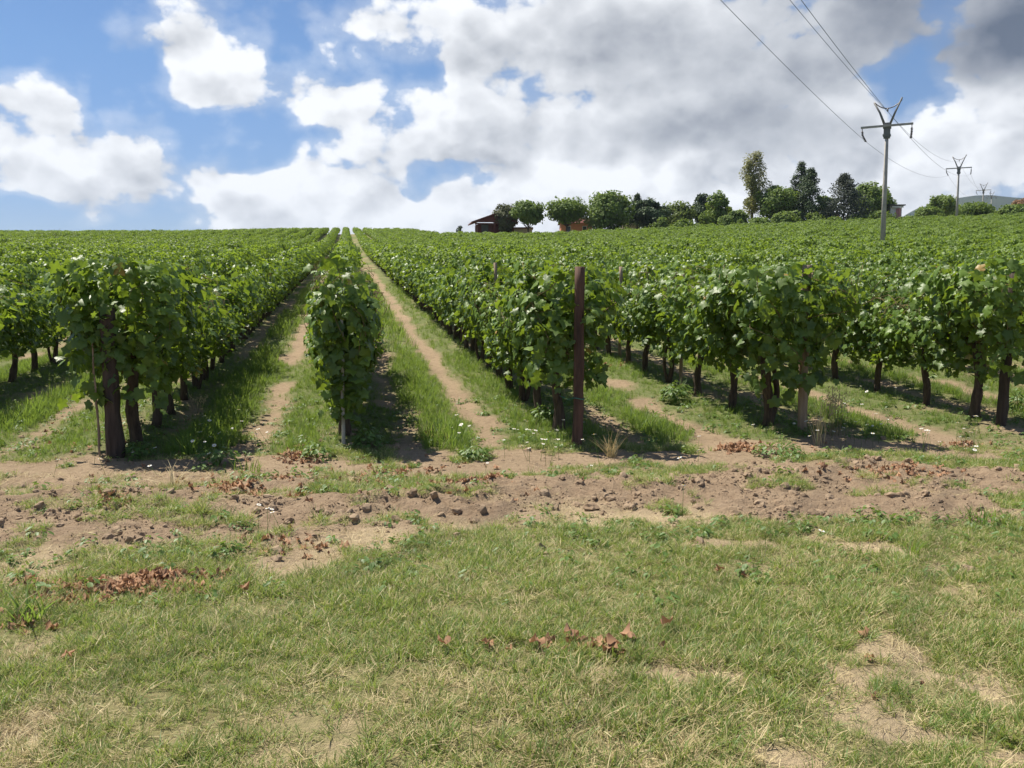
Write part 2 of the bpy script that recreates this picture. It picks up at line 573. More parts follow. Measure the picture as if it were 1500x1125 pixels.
M['post_red'] = solid_mat('reddish_wood', (0.028, 0.018, 0.014), (0.16, 0.088, 0.062), 9, .85, 1.0, (1, 1, .12))
M['post_pale'] = solid_mat('weathered_wood', (0.18, 0.125, 0.085), (0.34, 0.26, 0.18), 24, .9, 1.0, (1, 1, .12))
M['post_dark'] = solid_mat('dark_wood', (0.03, 0.022, 0.018), (0.09, 0.065, 0.05), 24, .9, 1.0, (1, 1, .12))
M['metal'] = solid_mat('galvanised_wire', (0.25, 0.25, 0.25), (0.4, 0.4, 0.4), 10, .5, spec=.5)
M['tie'] = solid_mat('green_tie', (0.04, 0.16, 0.12), (0.05, 0.22, 0.16), 10, .5)
M['concrete'] = solid_mat('concrete', (0.30, 0.28, 0.25), (0.44, 0.41, 0.37), 3, .9, .3)
M['steel'] = solid_mat('grey_steel', (0.13, 0.13, 0.13), (0.2, 0.2, 0.19), 3, .6)
M['insulator'] = solid_mat('insulator', (0.08, 0.06, 0.05), (0.12, 0.09, 0.08), 3, .3)
M['cable'] = solid_mat('cable', (0.10, 0.10, 0.11), (0.13, 0.13, 0.14), 3, .6)
M['tree_bark'] = solid_mat('tree_bark', (0.07, 0.055, 0.04), (0.14, 0.11, 0.085), 4, .95)
M['white'] = leaf_mat('white_petal', (0.78, 0.78, 0.76), (0.82, 0.82, 0.8), (0.8, 0.8, 0.78), tw=.25, rough=.6)
M['yellow'] = solid_mat('flower_centre', (0.6, 0.42, 0.05), (0.7, 0.5, 0.08), 10, .8)


def build_ground_mat():
    m, N = newmat('soil_and_turf')
    P = N.n('ShaderNodeNewGeometry').outputs['Position']
    cov_ = attr(N, 'cover'); trk = attr(N, 'track'); vin = attr(N, 'vines')
    n1 = N.noise(P, 1.3, 5, .6)
    n2 = N.noise(P, 14, 6, .7)
    n3 = N.noise(P, 70, 4, .7)
    dry = N.mix(N.mr(n1, .35, .65), (0.36, 0.28, 0.165), (0.45, 0.355, 0.215))
    soil = N.mix(N.mr(n1, .3, .7), (0.215, 0.15, 0.095), (0.31, 0.222, 0.143))
    c = N.mix(N.m('MAXIMUM', trk, N.m('MULTIPLY', vin, .8)), dry, soil)
    c = N.mix(N.mr(n2, .35, .75, 0, .5), c, (0.38, 0.29, 0.20))
    c = N.mix(N.mr(n2, .5, .25, 0, .55), c, (0.15, 0.105, 0.07))
    c = N.mix(N.mr(n3, .55, .7, 0, .35), c, (0.11, 0.08, 0.055))
    thatch = N.mix(N.mr(n2, .35, .65), (0.12, 0.14, 0.04), (0.27, 0.24, 0.11))
    lush = N.mix(N.mr(n2, .35, .65), (0.075, 0.12, 0.03), (0.15, 0.18, 0.06))
    thatch = N.mix(vin, thatch, lush)
    k = N.mr(N.m('ADD', cov_, N.m('MULTIPLY', N.m('SUBTRACT', n3, .5), .6)), .3, .75, 0, .85)
    c = N.mix(k, c, thatch)
    bmp = N.n('ShaderNodeBump', ins={'Strength': 1.0, 'Distance': .04, 'Height': N.m('ADD', n2, N.m('MULTIPLY', n3, .5))})
    p = N.n('ShaderNodeBsdfPrincipled', ins={'Base Color': c, 'Roughness': .95, 'Specular IOR Level': .15, 'Normal': bmp.outputs[0]})
    finish(N, p.outputs[0])
    return m


def soil_mat():
    m, N = newmat('soil_lump')
    P = N.n('ShaderNodeNewGeometry').outputs['Position']
    rnd = N.n('ShaderNodeObjectInfo').outputs['Random']
    c = N.mix(N.mr(N.noise(P, 40, 5, .7), .3, .7), (0.16, 0.112, 0.072), (0.30, 0.215, 0.14))
    c = N.mix(N.m('MULTIPLY', rnd, .45), c, (0.34, 0.26, 0.18))
    p = N.n('ShaderNodeBsdfPrincipled', ins={'Base Color': c, 'Roughness': .95, 'Specular IOR Level': .15})
    finish(N, p.outputs[0])
    return m


M['ground'] = build_ground_mat()
M['clod'] = soil_mat()

# ------------------------------------------------------------------ ground
def lines(segs):
    out = [segs[0][0]]
    for a, b, st in segs:
        n = max(1, int(round((b - a) / st)))
        out += list(np.linspace(a, b, n + 1)[1:])
    return np.array(out)


gx = lines([(-4200, -1000, 400), (-1000, -300, 100), (-300, -100, 20), (-100, -30, 5), (-30, -9, .6), (-9, -5, .12), (-5, 5, .045), (5, 9, .1), (9, 30, .6), (30, 100, 5), (100, 300, 20), (300, 1000, 100), (1000, 5200, 400)])
gy = lines([(-600, -100, 100), (-100, -10, 10), (-10, 1, 1), (1, 2.4, .1), (2.4, 9.5, .04), (9.5, 14, .07), (14, 24, .2), (24, 60, .7), (60, 120, 4), (120, 330, 8), (330, 1000, 60), (1000, 5400, 400)])
GX, GY = np.meshgrid(gx, gy)
fx, fy = GX.ravel(), GY.ravel()
GZ = Hg(fx, fy)
nx_, ny_ = len(gx), len(gy)
idx = np.arange(nx_ * ny_).reshape(ny_, nx_)
F = np.stack([idx[:-1, :-1], idx[:-1, 1:], idx[1:, 1:], idx[1:, :-1]], -1).reshape(-1, 4)
me = mesh_np('ground', np.c_[fx, fy, GZ], F, M['ground'], {'cover': cover(fx, fy), 'track': track_mask(fx, fy), 'vines': np.maximum(in_vine(fx, fy), sstep(.2, 1.2, fy - trackc(fx)))})
link('ground', me, kind='structure')

# ------------------------------------------------------------------ far hills
hmat, N = newmat('wooded_hill')
P = N.n('ShaderNodeNewGeometry').outputs['Position']
c = N.mix(N.mr(N.noise(P, .006, 6, .6), .4, .62), (0.010, 0.018, 0.014), (0.040, 0.050, 0.030))
c = N.mix(N.mr(N.noise(P, .03, 4, .7), .4, .6, 0, .6), c, (0.03, 0.045, 0.02))
finish(N, N.n('ShaderNodeBsdfPrincipled', ins={'Base Color': c, 'Roughness': 1.0, 'Specular IOR Level': 0.0}).outputs[0])
hx = np.linspace(0, 1, 160); hy = np.linspace(0, 1, 40)
A, B = np.meshgrid(hx, hy)
az_ = np.interp(A, [0, 1], [R(21.2), R(60)])
prof_px = np.interp(np.tan(az_) * 1326 + 750, [1265, 1305, 1330, 1360, 1380, 1420, 1440, 1500, 1600, 1750, 2000, 2600],
                    [352, 327, 313, 304, 299, 294, 293, 297, 300, 285, 292, 320])
dist = 3300 - 1500 * (1 - B)
topz = (436 - prof_px) / 1326 * 3300 * 1.0 / np.cos(az_) * np.cos(az_)
shape = np.sin(np.clip(B, 0, 1) * math.pi / 2) ** 1.3
hz = -30 + (topz + 30) * shape + (fbm(A * 60, B * 20, 3, 4, 77) - .5) * 38 * (1 - shape * .75)
Xh, Yh = np.tan(az_) * dist, dist
idx = np.arange(A.size).reshape(A.shape)
F = np.stack([idx[:-1, :-1], idx[:-1, 1:], idx[1:, 1:], idx[1:, :-1]], -1).reshape(-1, 4)
# back slope so the hill has its own depth
back = np.c_[Xh[-1] * 1.5, Yh[-1] * 1.5, np.full(len(hx), -30)]
V = np.vstack([np.c_[Xh.ravel(), Yh.ravel(), hz.ravel()], back])
bi = np.arange(len(hx)) + A.size
F = np.vstack([F, np.stack([idx[-1, :-1], idx[-1, 1:], bi[1:], bi[:-1]], -1)])
link('hills', mesh_np('hills', V, F, hmat), kind='structure')

# ------------------------------------------------------------------ leaf shapes
def leaf_template(detail=True, curl=.35, fold=.25, seed=0):
    r = np.random.default_rng(seed)
    if detail:
        half = [(.10, -.10), (.34, -.16), (.52, .06), (.40, .20), (.60, .46), (.44, .58), (.27, .62), (.16, .80)]
        out = [(0, 0)] + half + [(0, 1.02)] + [(-x, y) for x, y in half[::-1]]
        out = [(x * (1 + r.uniform(-.1, .1)), y + r.uniform(-.03, .03)) for x, y in out]
        P2 = np.array([(0, .36)] + out)
    else:
        P2 = np.array([(0, .38), (0, 0), (.42, .05), (.52, .48), (0, 1), (-.52, .48), (-.42, .05)], float)
        P2[1:] *= 1 + r.uniform(-.1, .1, (6, 1))
    n = len(P2) - 1
    z = -fold * np.abs(P2[:, 0]) - curl * (P2[:, 1] - .2) ** 2 + r.normal(0, .035, len(P2))
    V = np.c_[P2[:, 0], P2[:, 1], z]
    F = [(0, 1 + i, 1 + (i + 1) % n) for i in range(n)]
    return V, np.array(F)


TL = [leaf_template(True, c, f, s) for s, (c, f) in enumerate([(.35, .25), (.1, .4), (.5, .1), (.25, -.2)])]
TS = [leaf_template(False, c, f, s) for s, (c, f) in enumerate([(.35, .3), (.1, .45), (.5, .1)])]


def leaf_frames(pos, nrm, tip, size):
    nrm = nrm / np.linalg.norm(nrm, axis=1, keepdims=True)
    tip = tip - nrm * (tip * nrm).sum(1, keepdims=True)
    tip = tip / (np.linalg.norm(tip, axis=1, keepdims=True) + 1e-9)
    side = np.cross(tip, nrm)
    return np.stack([side, tip, nrm], 2) * size[:, None, None]


def place_leaves(T, pos, Mx, templates, tint, r):
    which = r.integers(0, len(templates), len(pos))
    for w, (V, F) in enumerate(templates):
        s = np.where(which == w)[0]
        if not len(s): continue
        P = np.einsum('nij,vj->nvi', Mx[s], V) + pos[s][:, None, :]
        k = len(V)
        FF = (F[None] + (np.arange(len(s)) * k)[:, None, None]).reshape(-1, 3)
        T.add(P.reshape(-1, 3), FF, np.repeat(tint[s], k))


def vine_leaves(seed, L=1.15, wt=.44, wb=.30, zlo=.52, ztop=1.75, nshoot=34, nshell=380, size=.092, hang=.0, front=False):
    """leaf positions of one vine: shoots that rise from the cordon, arch over and droop, plus an outer shell"""
    r = np.random.default_rng(seed)
    pos, nrm, tip, canes = [], [], [], []
    lump = r.uniform(0, 50)
    for i in range(nshoot):
        y0 = r.uniform(-L / 2, L / 2)
        side = r.choice([-1, 1])
        p = np.array([r.normal(0, .05), y0, r.uniform(.8, 1.15)])
        v = np.array([side * r.uniform(.05, .5), r.normal(0, .22), 1.0])
        top = ztop + r.normal(0, .08) + (r.uniform(.08, .32) if r.random() < .22 else 0)
        turn = r.uniform(.7, 1.0) * (wt / .42)
        path = [p.copy()]
        n = r.integers(24, 38)
        for j in range(n):
            v = v / np.linalg.norm(v)
            step = .062
            if p[2] > top - .28: v[2] -= .30
            v[2] -= .035
            lim = wt * (1 if p[2] > 1.2 else .8)
            if abs(p[0]) > lim: v[0] -= np.sign(p[0]) * .5
            else: v[0] += side * .03 * turn
            v += r.normal(0, .09, 3)
            if abs(p[1]) > L / 2 + .1: v[1] -= np.sign(p[1]) * .3
            p = p + v * step
            if p[2] < zlo - hang * r.random(): break
            path.append(p.copy())
            alt = 1 if j % 2 else -1
            ph = r.uniform(-.6, .6)
            lat = np.array([math.cos(ph) * side * (1 if r.random() < .75 else -1), math.sin(ph) * 1.2 * alt, .1])
            lp = p + lat * r.uniform(.03, .09)
            pos.append(lp)
            out = np.array([lp[0] / wt * 1.1, r.normal(0, .45), .55 + .5 * (lp[2] - 1.2)])
            if front and lp[1] < -L / 2 + .3: out[1] -= .8
            nrm.append(out + r.normal(0, .6, 3))
            tip.append(np.array([lat[0] * .7, r.normal(0, .4), -.9 + r.normal(0, .3)]))
        canes.append(path)
    for i in range(nshell):
        y = r.uniform(-L / 2, L / 2)
        t = r.random() ** .9
        envy = math.cos(math.pi * .5 * min(1, abs(y) / (L * .62))) ** .6
        z = zlo + (ztop - zlo) * t
        th = wb + (wt - wb) * min(1, t * 1.5)
        lumpv = float(vnoise(y * 4 + lump, z * 4 + seed, seed)) - .5
        th *= (1 + 1.35 * lumpv) * (.45 + .55 * envy)
        z = z + (1 - envy) * (.22 if t < .5 else -.22)
        if t > .8: th *= math.sqrt(max(0, 1 - ((t - .8) / .22) ** 2)) + .1
        side = r.choice([-1, 1])
        if front and r.random() < .35:
            y = -L / 2 - r.uniform(0, .12)
            x = r.uniform(-1, 1) * th
        else:
            x = side * th * (1 - abs(r.normal(0, .34)))
        if lumpv < -.17 and r.random() < .8: continue
        pos.append(np.array([x, y, z + .1 * lumpv]))
        nn = np.array([x / wt, 0, .35 + .9 * max(0, t - .6) / .4])
        if front and y < -L / 2: nn = np.array([x / wt * .5, -1, .35])
        nrm.append(nn + r.normal(0, .6, 3))
        tip.append(np.array([np.sign(x) * .35, r.normal(0, .45), -.7 + r.normal(0, .5)]))
    pos, nrm, tip = np.array(pos), np.array(nrm), np.array(tip)
    sz = size * r.uniform(.5, 1.35, len(pos))
    tint = r.beta(2, 2, len(pos)) * .62 + .36 * np.clip((pos[:, 2] - zlo) / (ztop - zlo), 0, 1) * r.uniform(.5, 1, len(pos))  # random tint, plus sunlit canopy top painted in: lighter leaves higher up
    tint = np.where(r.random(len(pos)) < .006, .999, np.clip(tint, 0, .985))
    return pos, leaf_frames(pos, nrm, tip, sz), tint, canes, r


def foliage_mesh(seed, templates, mat, keep=None, **kw):
    pos, Mx, tint, canes, r = vine_leaves(seed, **kw)
    T = Tri()
    sel = np.ones(len(pos), bool)
    picked = []
    if keep:
        score = -pos[:, 1] * 1.0 + np.abs(pos[:, 0]) * .6 + r.normal(0, .06, len(pos))
        big = np.linalg.norm(Mx[:, :, 0], axis=1)
        order = np.argsort(-(score + big * 2))[:keep]
        sel[order] = False
        picked = [(pos[i], Mx[i]) for i in order]
    place_leaves(T, pos[sel], Mx[sel], templates, tint[sel], r)
    return T.mesh('foliage', mat), canes, picked


def cane_mesh(canes, n=14):
    T = Tri()
    for path in canes[:n]:
        if len(path) > 4:
            T.tube(path[::3] if len(path) > 7 else path, [.006 - .0035 * i / max(1, len(path[::3])) for i in range(len(path[::3]) if len(path) > 7 else len(path))], 4)
    # cordon arm
    T.tube([(random.gauss(0, .015), y, .93 + random.gauss(0, .02)) for y in np.linspace(-.5, .5, 6)], .016, 5)
    return T.mesh('canes', M['cane'])


def trunk_mesh(seed, h=.95, r0=.045, double=False):
    random.seed(seed)
    T = Tri()
    for b in range(2 if double else 1):
        lean = random.uniform(-.08, .08); lean2 = random.uniform(-.1, .1)
        ph = random.uniform(0, 6)
        pts, rad = [], []
        for i in range(10):
            t = i / 9
            pts.append((lean * t + .022 * math.sin(ph + t * 7) + (b * .1 * math.sin(t * 3.1)), lean2 * t + .02 * math.cos(ph * 2 + t * 6), -.06 + (h + .06) * t))
            rad.append(r0 * (1.25 - .45 * t + (.35 if i == 0 else 0) + random.uniform(-.12, .16)) * (.6 if b else 1))
        T.tube(pts, rad, 9, wob=.28)
        for q in range(2):
            a = 1 if q else -1
            T.tube([pts[-1], (pts[-1][0], pts[-1][1] + a * .15, pts[-1][2] + .04), (0, pts[-1][1] + a * .42, pts[-1][2] + .03)], [.026, .02, .014], 6, wob=.2)
    return T.mesh('trunk', M['bark'])


# ------------------------------------------------------------------ near vines: up to 300 individuals
NV = 9
fol_v, cane_v = [], []
for i in range(NV):
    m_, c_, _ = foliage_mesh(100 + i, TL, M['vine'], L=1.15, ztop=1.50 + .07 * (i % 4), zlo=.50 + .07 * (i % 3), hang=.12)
    fol_v.append(m_); cane_v.append(cane_mesh(c_))
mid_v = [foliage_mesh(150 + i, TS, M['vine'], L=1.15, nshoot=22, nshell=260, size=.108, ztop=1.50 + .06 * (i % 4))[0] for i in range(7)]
trunk_v = [trunk_mesh(i, r0=random.uniform(.036, .052), double=(i % 4 == 3)) for i in range(8)]
leaf_me = []
for i, (V, F) in enumerate(TL):
    leaf_me.append(mesh_np('leaf', V, F, M['vine'], {'tint': np.full(len(V), [.35, .6, .75, .5][i])}))

ROWNAME = {-1: 'the row behind the thick dark post at left', 0: 'the narrow row just left of the dirt path',
           1: 'the row behind the reddish brown post', 2: 'the row behind the pale wooden post', 3: 'the row ending at the right edge'}
for k in range(4, 30): ROWNAME[k] = None
ORD = ['zeroth', 'first', 'second', 'third', 'fourth', 'fifth', 'sixth', 'seventh', 'eighth', 'ninth', 'tenth', 'eleventh', 'twelfth', 'thirteenth',
       'fourteenth', 'fifteenth', 'sixteenth', 'seventeenth', 'eighteenth', 'nineteenth', 'twentieth']
TENS = {2: 'twenty', 3: 'thirty', 4: 'forty', 5: 'fifty', 6: 'sixty', 7: 'seventy', 8: 'eighty', 9: 'ninety'}


def ordinal(n):
    if n <= 20: return ORD[n]
    if n % 10 == 0: return TENS[n // 10][:-1] + 'ieth'
    return TENS[n // 10] + '-' + ORD[n % 10]


def row_label(k, i):
    o = ordinal(i + 1)
    if k in ROWNAME and ROWNAME[k]:
        return f'{o} leafy grapevine from the front in {ROWNAME[k]}'
    if k > 3:
        return f'{o} grapevine from the front in the {ordinal(k + 1)} row right of the narrow row'.replace('in the', 'in')
    return f'{o} grapevine from the front, {ordinal(-k)} row left of the narrow row'


cands, far = [], []
VSP = 1.0
for k in range(-44, 66):
    ex, ey = row_end(k)
    n0, s0 = ns(ex, ey)
    Lmax = 250 if k < 7 else 172
    r = np.random.default_rng(900 + k)
    i = 0
    s = s0 + .12
    while True:
        x, y = NX * n0 + DX * s, NY * n0 + DY * s
        if y > Lmax - (abs(k) * .12 if k < 7 else 0): break
        px = 750 + 1326 * x / y
        inside = -40 < px < 1545
        wide = -330 < px < 1850
        d = math.hypot(x, y)
        if wide:
            (cands if inside and d < 60 else far).append((d, k, i, x, y))
        i += 1
        s += (VSP if k < 2 else 1.12) * (1 + r.uniform(-.1, .1))
cands.sort()
near, rest = cands[:298], cands[298:] + far
vine_group = 'grapevines planted in rows up the slope'
for d, k, i, x, y in near:
    z = H1(x, y)
    r = random.Random(k * 1000 + i)
    root = link('grapevine', None, loc=(x, y, z), rot=(0, 0, ANG + (math.pi if (r.random() < .5 and i > 0) else 0) + r.gauss(0, .05)))
    root.empty_display_size = .2
    tag(root, row_label(k, i), 'grapevine', vine_group)
    if i == 0 and -1 <= k <= 3:
        # the vine that ends each row: fuller, its front leaves each an object of its own
        par = {-1: dict(L=1.3, wt=.50, wb=.34, zlo=.48, ztop=2.0, nshoot=48, nshell=700, hang=.3),
               0: dict(L=1.0, wt=.235, wb=.12, zlo=.26, ztop=1.66, nshoot=42, nshell=520, hang=.3),
               1: dict(L=1.3, wt=.40, wb=.34, zlo=.50, ztop=1.88, nshoot=42, nshell=520, hang=.15),
               2: dict(L=1.3, wt=.52, wb=.34, zlo=.50, ztop=1.86, nshoot=44, nshell=560, hang=.3),
               3: dict(L=1.3, wt=.46, wb=.32, zlo=.52, ztop=1.95, nshoot=40, nshell=520, hang=.2)}[k]
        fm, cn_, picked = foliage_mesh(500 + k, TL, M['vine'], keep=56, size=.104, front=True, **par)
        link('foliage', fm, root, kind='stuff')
        link('canes', cane_mesh(cn_, 24), root)
        link('trunk', trunk_mesh(70 + k, r0=.055, double=(k == 2)), root)
        for q, (p, mx) in enumerate(picked):
            o = link('leaf', leaf_me[q % 4], root)
            m4 = Matrix([[*mx[0], p[0]], [*mx[1], p[1]], [*mx[2], p[2]], [0, 0, 0, 1]])
            o.matrix_basis = m4
        continue
    close = d < 17
    sc_ = r.uniform(.84, 1.13)
    tall = -.08 if k > 0 else -.11
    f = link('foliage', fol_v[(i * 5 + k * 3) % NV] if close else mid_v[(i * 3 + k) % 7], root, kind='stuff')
    nar = .74 if k == 0 else (.88 if k > 0 else .95)
    f.scale = (r.uniform(.78, 1.18) * nar, 1, (sc_ + tall) * (.95 if k == 0 else 1))
    link('trunk', trunk_v[(i * 3 + k) % 8], root)
    if close: link('canes', cane_v[(i * 5 + k * 3) % NV], root)


# ------------------------------------------------------------------ scattering stuff with geometry nodes
def scatter(name, protos, P, rot, scl, which, label, category, kind='stuff', squash=None):
    """one object: a point per piece, instancing the prototype meshes"""
    pc = bpy.data.collections.new(name + '_pieces')
    for i, pm in enumerate(protos):
        po = bpy.data.objects.new('%s_piece_%02d' % (name, i), pm)
        pc.objects.link(po)
    me = bpy.data.meshes.new(name)
    P = np.asarray(P, np.float32)
    me.vertices.add(len(P)); me.vertices.foreach_set('co', P.ravel())
    a = me.attributes.new('rot', 'FLOAT_VECTOR', 'POINT'); a.data.foreach_set('vector', np.asarray(rot, np.float32).ravel())
    S = np.asarray(scl, np.float32)
    if S.ndim == 1: S = np.repeat(S[:, None], 3, 1)
    a = me.attributes.new('scl', 'FLOAT_VECTOR', 'POINT'); a.data.foreach_set('vector', np.ascontiguousarray(S).ravel())
    a = me.attributes.new('which', 'INT', 'POINT'); a.data.foreach_set('value', np.asarray(which, np.int32))
    for pm in protos:
        for mt in pm.materials:
            if mt and mt.name not in me.materials: me.materials.append(mt)
    o = link(name, me)
    tag(o, label, category, kind=kind)
    ng = bpy.data.node_groups.new(name + '_nodes', 'GeometryNodeTree')
    ng.interface.new_socket('Geometry', in_out='INPUT', socket_type='NodeSocketGeometry')
    ng.interface.new_socket('Geometry', in_out='OUTPUT', socket_type='NodeSocketGeometry')
    N_ = ng.nodes; Lk = ng.links
    gi, go = N_.new('NodeGroupInput'), N_.new('NodeGroupOutput')
    ci = N_.new('GeometryNodeCollectionInfo')
    ci.inputs['Collection'].default_value = pc
    ci.inputs['Separate Children'].default_value = True
    ci.inputs['Reset Children'].default_value = True
    ip = N_.new('GeometryNodeInstanceOnPoints')
    ip.inputs['Pick Instance'].default_value = True

    def at(nm, tp):
        x = N_.new('GeometryNodeInputNamedAttribute'); x.data_type = tp; x.inputs['Name'].default_value = nm
        return x.outputs['Attribute']
    e2r = N_.new('FunctionNodeEulerToRotation')
    Lk.new(at('rot', 'FLOAT_VECTOR'), e2r.inputs[0])
    Lk.new(gi.outputs[0], ip.inputs['Points'])
    Lk.new(ci.outputs[0], ip.inputs['Instance'])
    Lk.new(at('which', 'INT'), ip.inputs['Instance Index'])
    Lk.new(e2r.outputs[0], ip.inputs['Rotation'])
    Lk.new(at('scl', 'FLOAT_VECTOR'), ip.inputs['Scale'])
    Lk.new(ip.outputs[0], go.inputs[0])
    md = o.modifiers.new('scatter', 'NODES'); md.node_group = ng
    return o


# the rest of the vineyard: one mass of vines, lighter pieces
far_v = []
for i in range(8):
    T = Tri()
    pos, Mx, tint, canes, r = vine_leaves(300 + i, L=1.15, nshoot=14, nshell=190, size=.125, ztop=1.50 + .07 * (i % 4))
    place_leaves(T, pos, Mx, TS, np.clip(tint, 0, .98), r)
    T.tube([(0, 0, -.3), (.03, .02, .4), (0, 0, 1.0)], [.05, .045, .035], 5, tint=.0, mi=1)
    far_v.append(T.mesh('vine', [M['vine_far'], M['bark']]))
FP = np.array([(x, y) for d, k, i, x, y in rest])
FD = np.array([(d, k, i) for d, k, i, x, y in rest])
fz = H0(FP[:, 0], FP[:, 1])
rr = np.random.default_rng(5)
n_ = len(FP)
hv = fbm(FP[:, 0], FP[:, 1], 7, 3, 61)
scl = np.c_[rr.uniform(.85, 1.25, n_), rr.uniform(.95, 1.1, n_), (.80 + .28 * hv) * rr.uniform(.86, 1.12, n_)]
scatter('distant_grapevines', far_v, np.c_[FP, fz], np.c_[np.zeros(n_), np.zeros(n_), ANG + rr.normal(0, .06, n_) + math.pi * rr.integers(0, 2, n_)], scl,
        rr.integers(0, 8, n_), 'mass of green vine rows covering the slope up to the crest', 'vineyard')

# ------------------------------------------------------------------ posts
def post_mesh(h, r0, r1, mat, lean=(0, 0), sides=12, seed=0, top=.0):
    random.seed(seed)
    T = Tri()
    n = 12
    pts = [(lean[0] * t + random.gauss(0, .004), lean[1] * t + random.gauss(0, .004), -.15 + (h + .15) * t) for t in np.linspace(0, 1, n)]
    T.tube(pts, [r0 + (r1 - r0) * t + random.uniform(-.003, .003) for t in np.linspace(0, 1, n)], sides, wob=.22)
    return T.mesh('post', mat)


def put_post(k, back, side, h, r0, r1, mat, lean, label, tie=None, seed=1, name='vineyard_post'):
    ex, ey = row_end(k)
    x, y = ex + DX * back + NX * side, ey + DY * back + NY * side
    root = link(name, None, loc=(x, y, H1(x, y)), rot=(0, 0, ANG))
    tag(root, label, 'post', 'posts at the front ends of the vine rows')
    link('shaft', post_mesh(h, r0, r1, mat, lean, seed=seed), root)
    if tie:
        T = Tri()
        for q, zz in enumerate(tie):
            cx_, cy_ = lean[0] * zz / h, lean[1] * zz / h
            pts = [(cx_ + (r0 + .006) * math.cos(a), cy_ + (r0 + .006) * math.sin(a), zz + .008 * math.sin(a * 2)) for a in np.linspace(0, 2 * math.pi, 15)]
            T.tube(pts, .005, 4)
            T.tube([(cx_ - r0, cy_ - .01, zz), (cx_ - r0 - .05, cy_, zz - .01), (cx_ - r0 - .12, cy_ + .1, zz + .02)], .004, 4)
        link('tie', T.mesh('tie', M['tie']), root)
    return root


put_post(1, -.66, .03, 1.90, .058, .05, M['post_red'], (.015, 0), 'tall round reddish brown post with green tie, right of the dirt path', tie=(.50,), seed=3)
put_post(2, -.30, .20, 1.9, .055, .05, M['post_pale'], (.0, 0), 'pale weathered wooden post under the bushy vine right of centre', seed=5)
put_post(-1, -.55, -.03, 1.5, .085, .075, M['post_dark'], (-.03, 0), 'thick dark post under the leafy vine at left', seed=6)
put_post(-1, -.58, -.17, 1.2, .013, .011, M['post_pale'], (-.03, 0), 'thin pale stake standing against the thick dark post', seed=7, name='stake')
put_post(0, -.42, -.02, 1.5, .02, .018, M['concrete'], (0.01, 0), 'thin grey stake under the narrow middle vine', seed=8, name='stake')
put_post(3, -.30, .0, 1.85, .06, .055, M['post_dark'], (.10, 0), 'dark leaning post under the vine at the right edge', seed=9)
# intermediate stakes along the near rows
for (k, back, mat, hh, w) in [(1, 5.4, 'post_pale', 1.8, 'sixth'), (2, 3.4, 'post_pale', 1.7, 'fourth'), (2, 6.6, 'post_pale', 1.7, 'seventh'), (3, 4.5, 'post_pale', 1.7, 'fifth'), (3, 8.4, 'post_pale', 1.7, 'ninth')]:
    put_post(k, back, .12, hh, .03, .027, M[mat], (0, 0), f'pale stake by the {w} vine of ' + ROWNAME[k], seed=int(back * 10), name='stake')

# ------------------------------------------------------------------ grass and ground cover
def blades(n, h, w, spread, bend, seed, flat=0.0, tmin=0, tmax=1, base=.03):
    r = np.random.default_rng(seed)
    T = Tri()
    for i in range(n):
        a = r.uniform(0, 2 * math.pi)
        p = np.array([math.cos(a), math.sin(a), 0]) * base * math.sqrt(r.random())
        hh = h * r.uniform(.45, 1.15)
        b = r.uniform(0, 2 * math.pi) if r.random() < .5 else a
        d = np.array([math.cos(b), math.sin(b), 0])
        ff = flat * r.random()
        v = d * (spread * r.random() + ff) + np.array([0, 0, 1 - ff * .8])
        v /= np.linalg.norm(v)
        s = np.cross(v, [0, 0, 1]); s /= (np.linalg.norm(s) + 1e-6)
        s = s * math.cos(.5) + np.cross(s, v) * r.uniform(-.6, .6)
        ww = w * r.uniform(.7, 1.2) / 2
        pts = []
        q = p.copy(); vv = v.copy()
        for j in range(4):
            pts.append(q.copy())
            q = q + vv * hh / 3
            vv = vv + d * bend * r.uniform(.3, 1) + np.array([0, 0, -.18 * bend]) + r.normal(0, .07, 3)
            vv /= np.linalg.norm(vv)
            if q[2] < .004: vv[2] = abs(vv[2]) * .5
        V = [pts[0] - s * ww, pts[0] + s * ww, pts[1] - s * ww, pts[1] + s * ww, pts[2] - s * ww * .75, pts[2] + s * ww * .75, pts[3]]
        T.add(V, [(0, 1, 3), (0, 3, 2), (2, 3, 5), (2, 5, 4), (4, 5, 6)], r.uniform(tmin, tmax))
    return T


def rnd_points(x0, x1, y0, y1, n, r):
    return r.uniform(x0, x1, n), r.uniform(y0, y1, n)


def in_view(X, Y, m=.62):
    return np.abs(X) < np.maximum(Y, .5) * m + .6


def sc_layer(name, protos, X, Y, smin, smax, label, cat, seed, tilt=.12, sink=0.0, smul=None, flatz=None):
    r = np.random.default_rng(seed)
    n = len(X)
    Z = Hg(X, Y) - sink
    s = r.uniform(smin, smax, n)
    if smul is not None: s = s * smul
    S = np.c_[s, s, s * (r.uniform(*flatz, n) if flatz else 1)]
    return scatter(name, protos, np.c_[X, Y, Z], np.c_[r.normal(0, tilt, n), r.normal(0, tilt, n), r.uniform(0, 6.283, n)], S, r.integers(0, len(protos), n), label, cat)


r = np.random.default_rng(11)
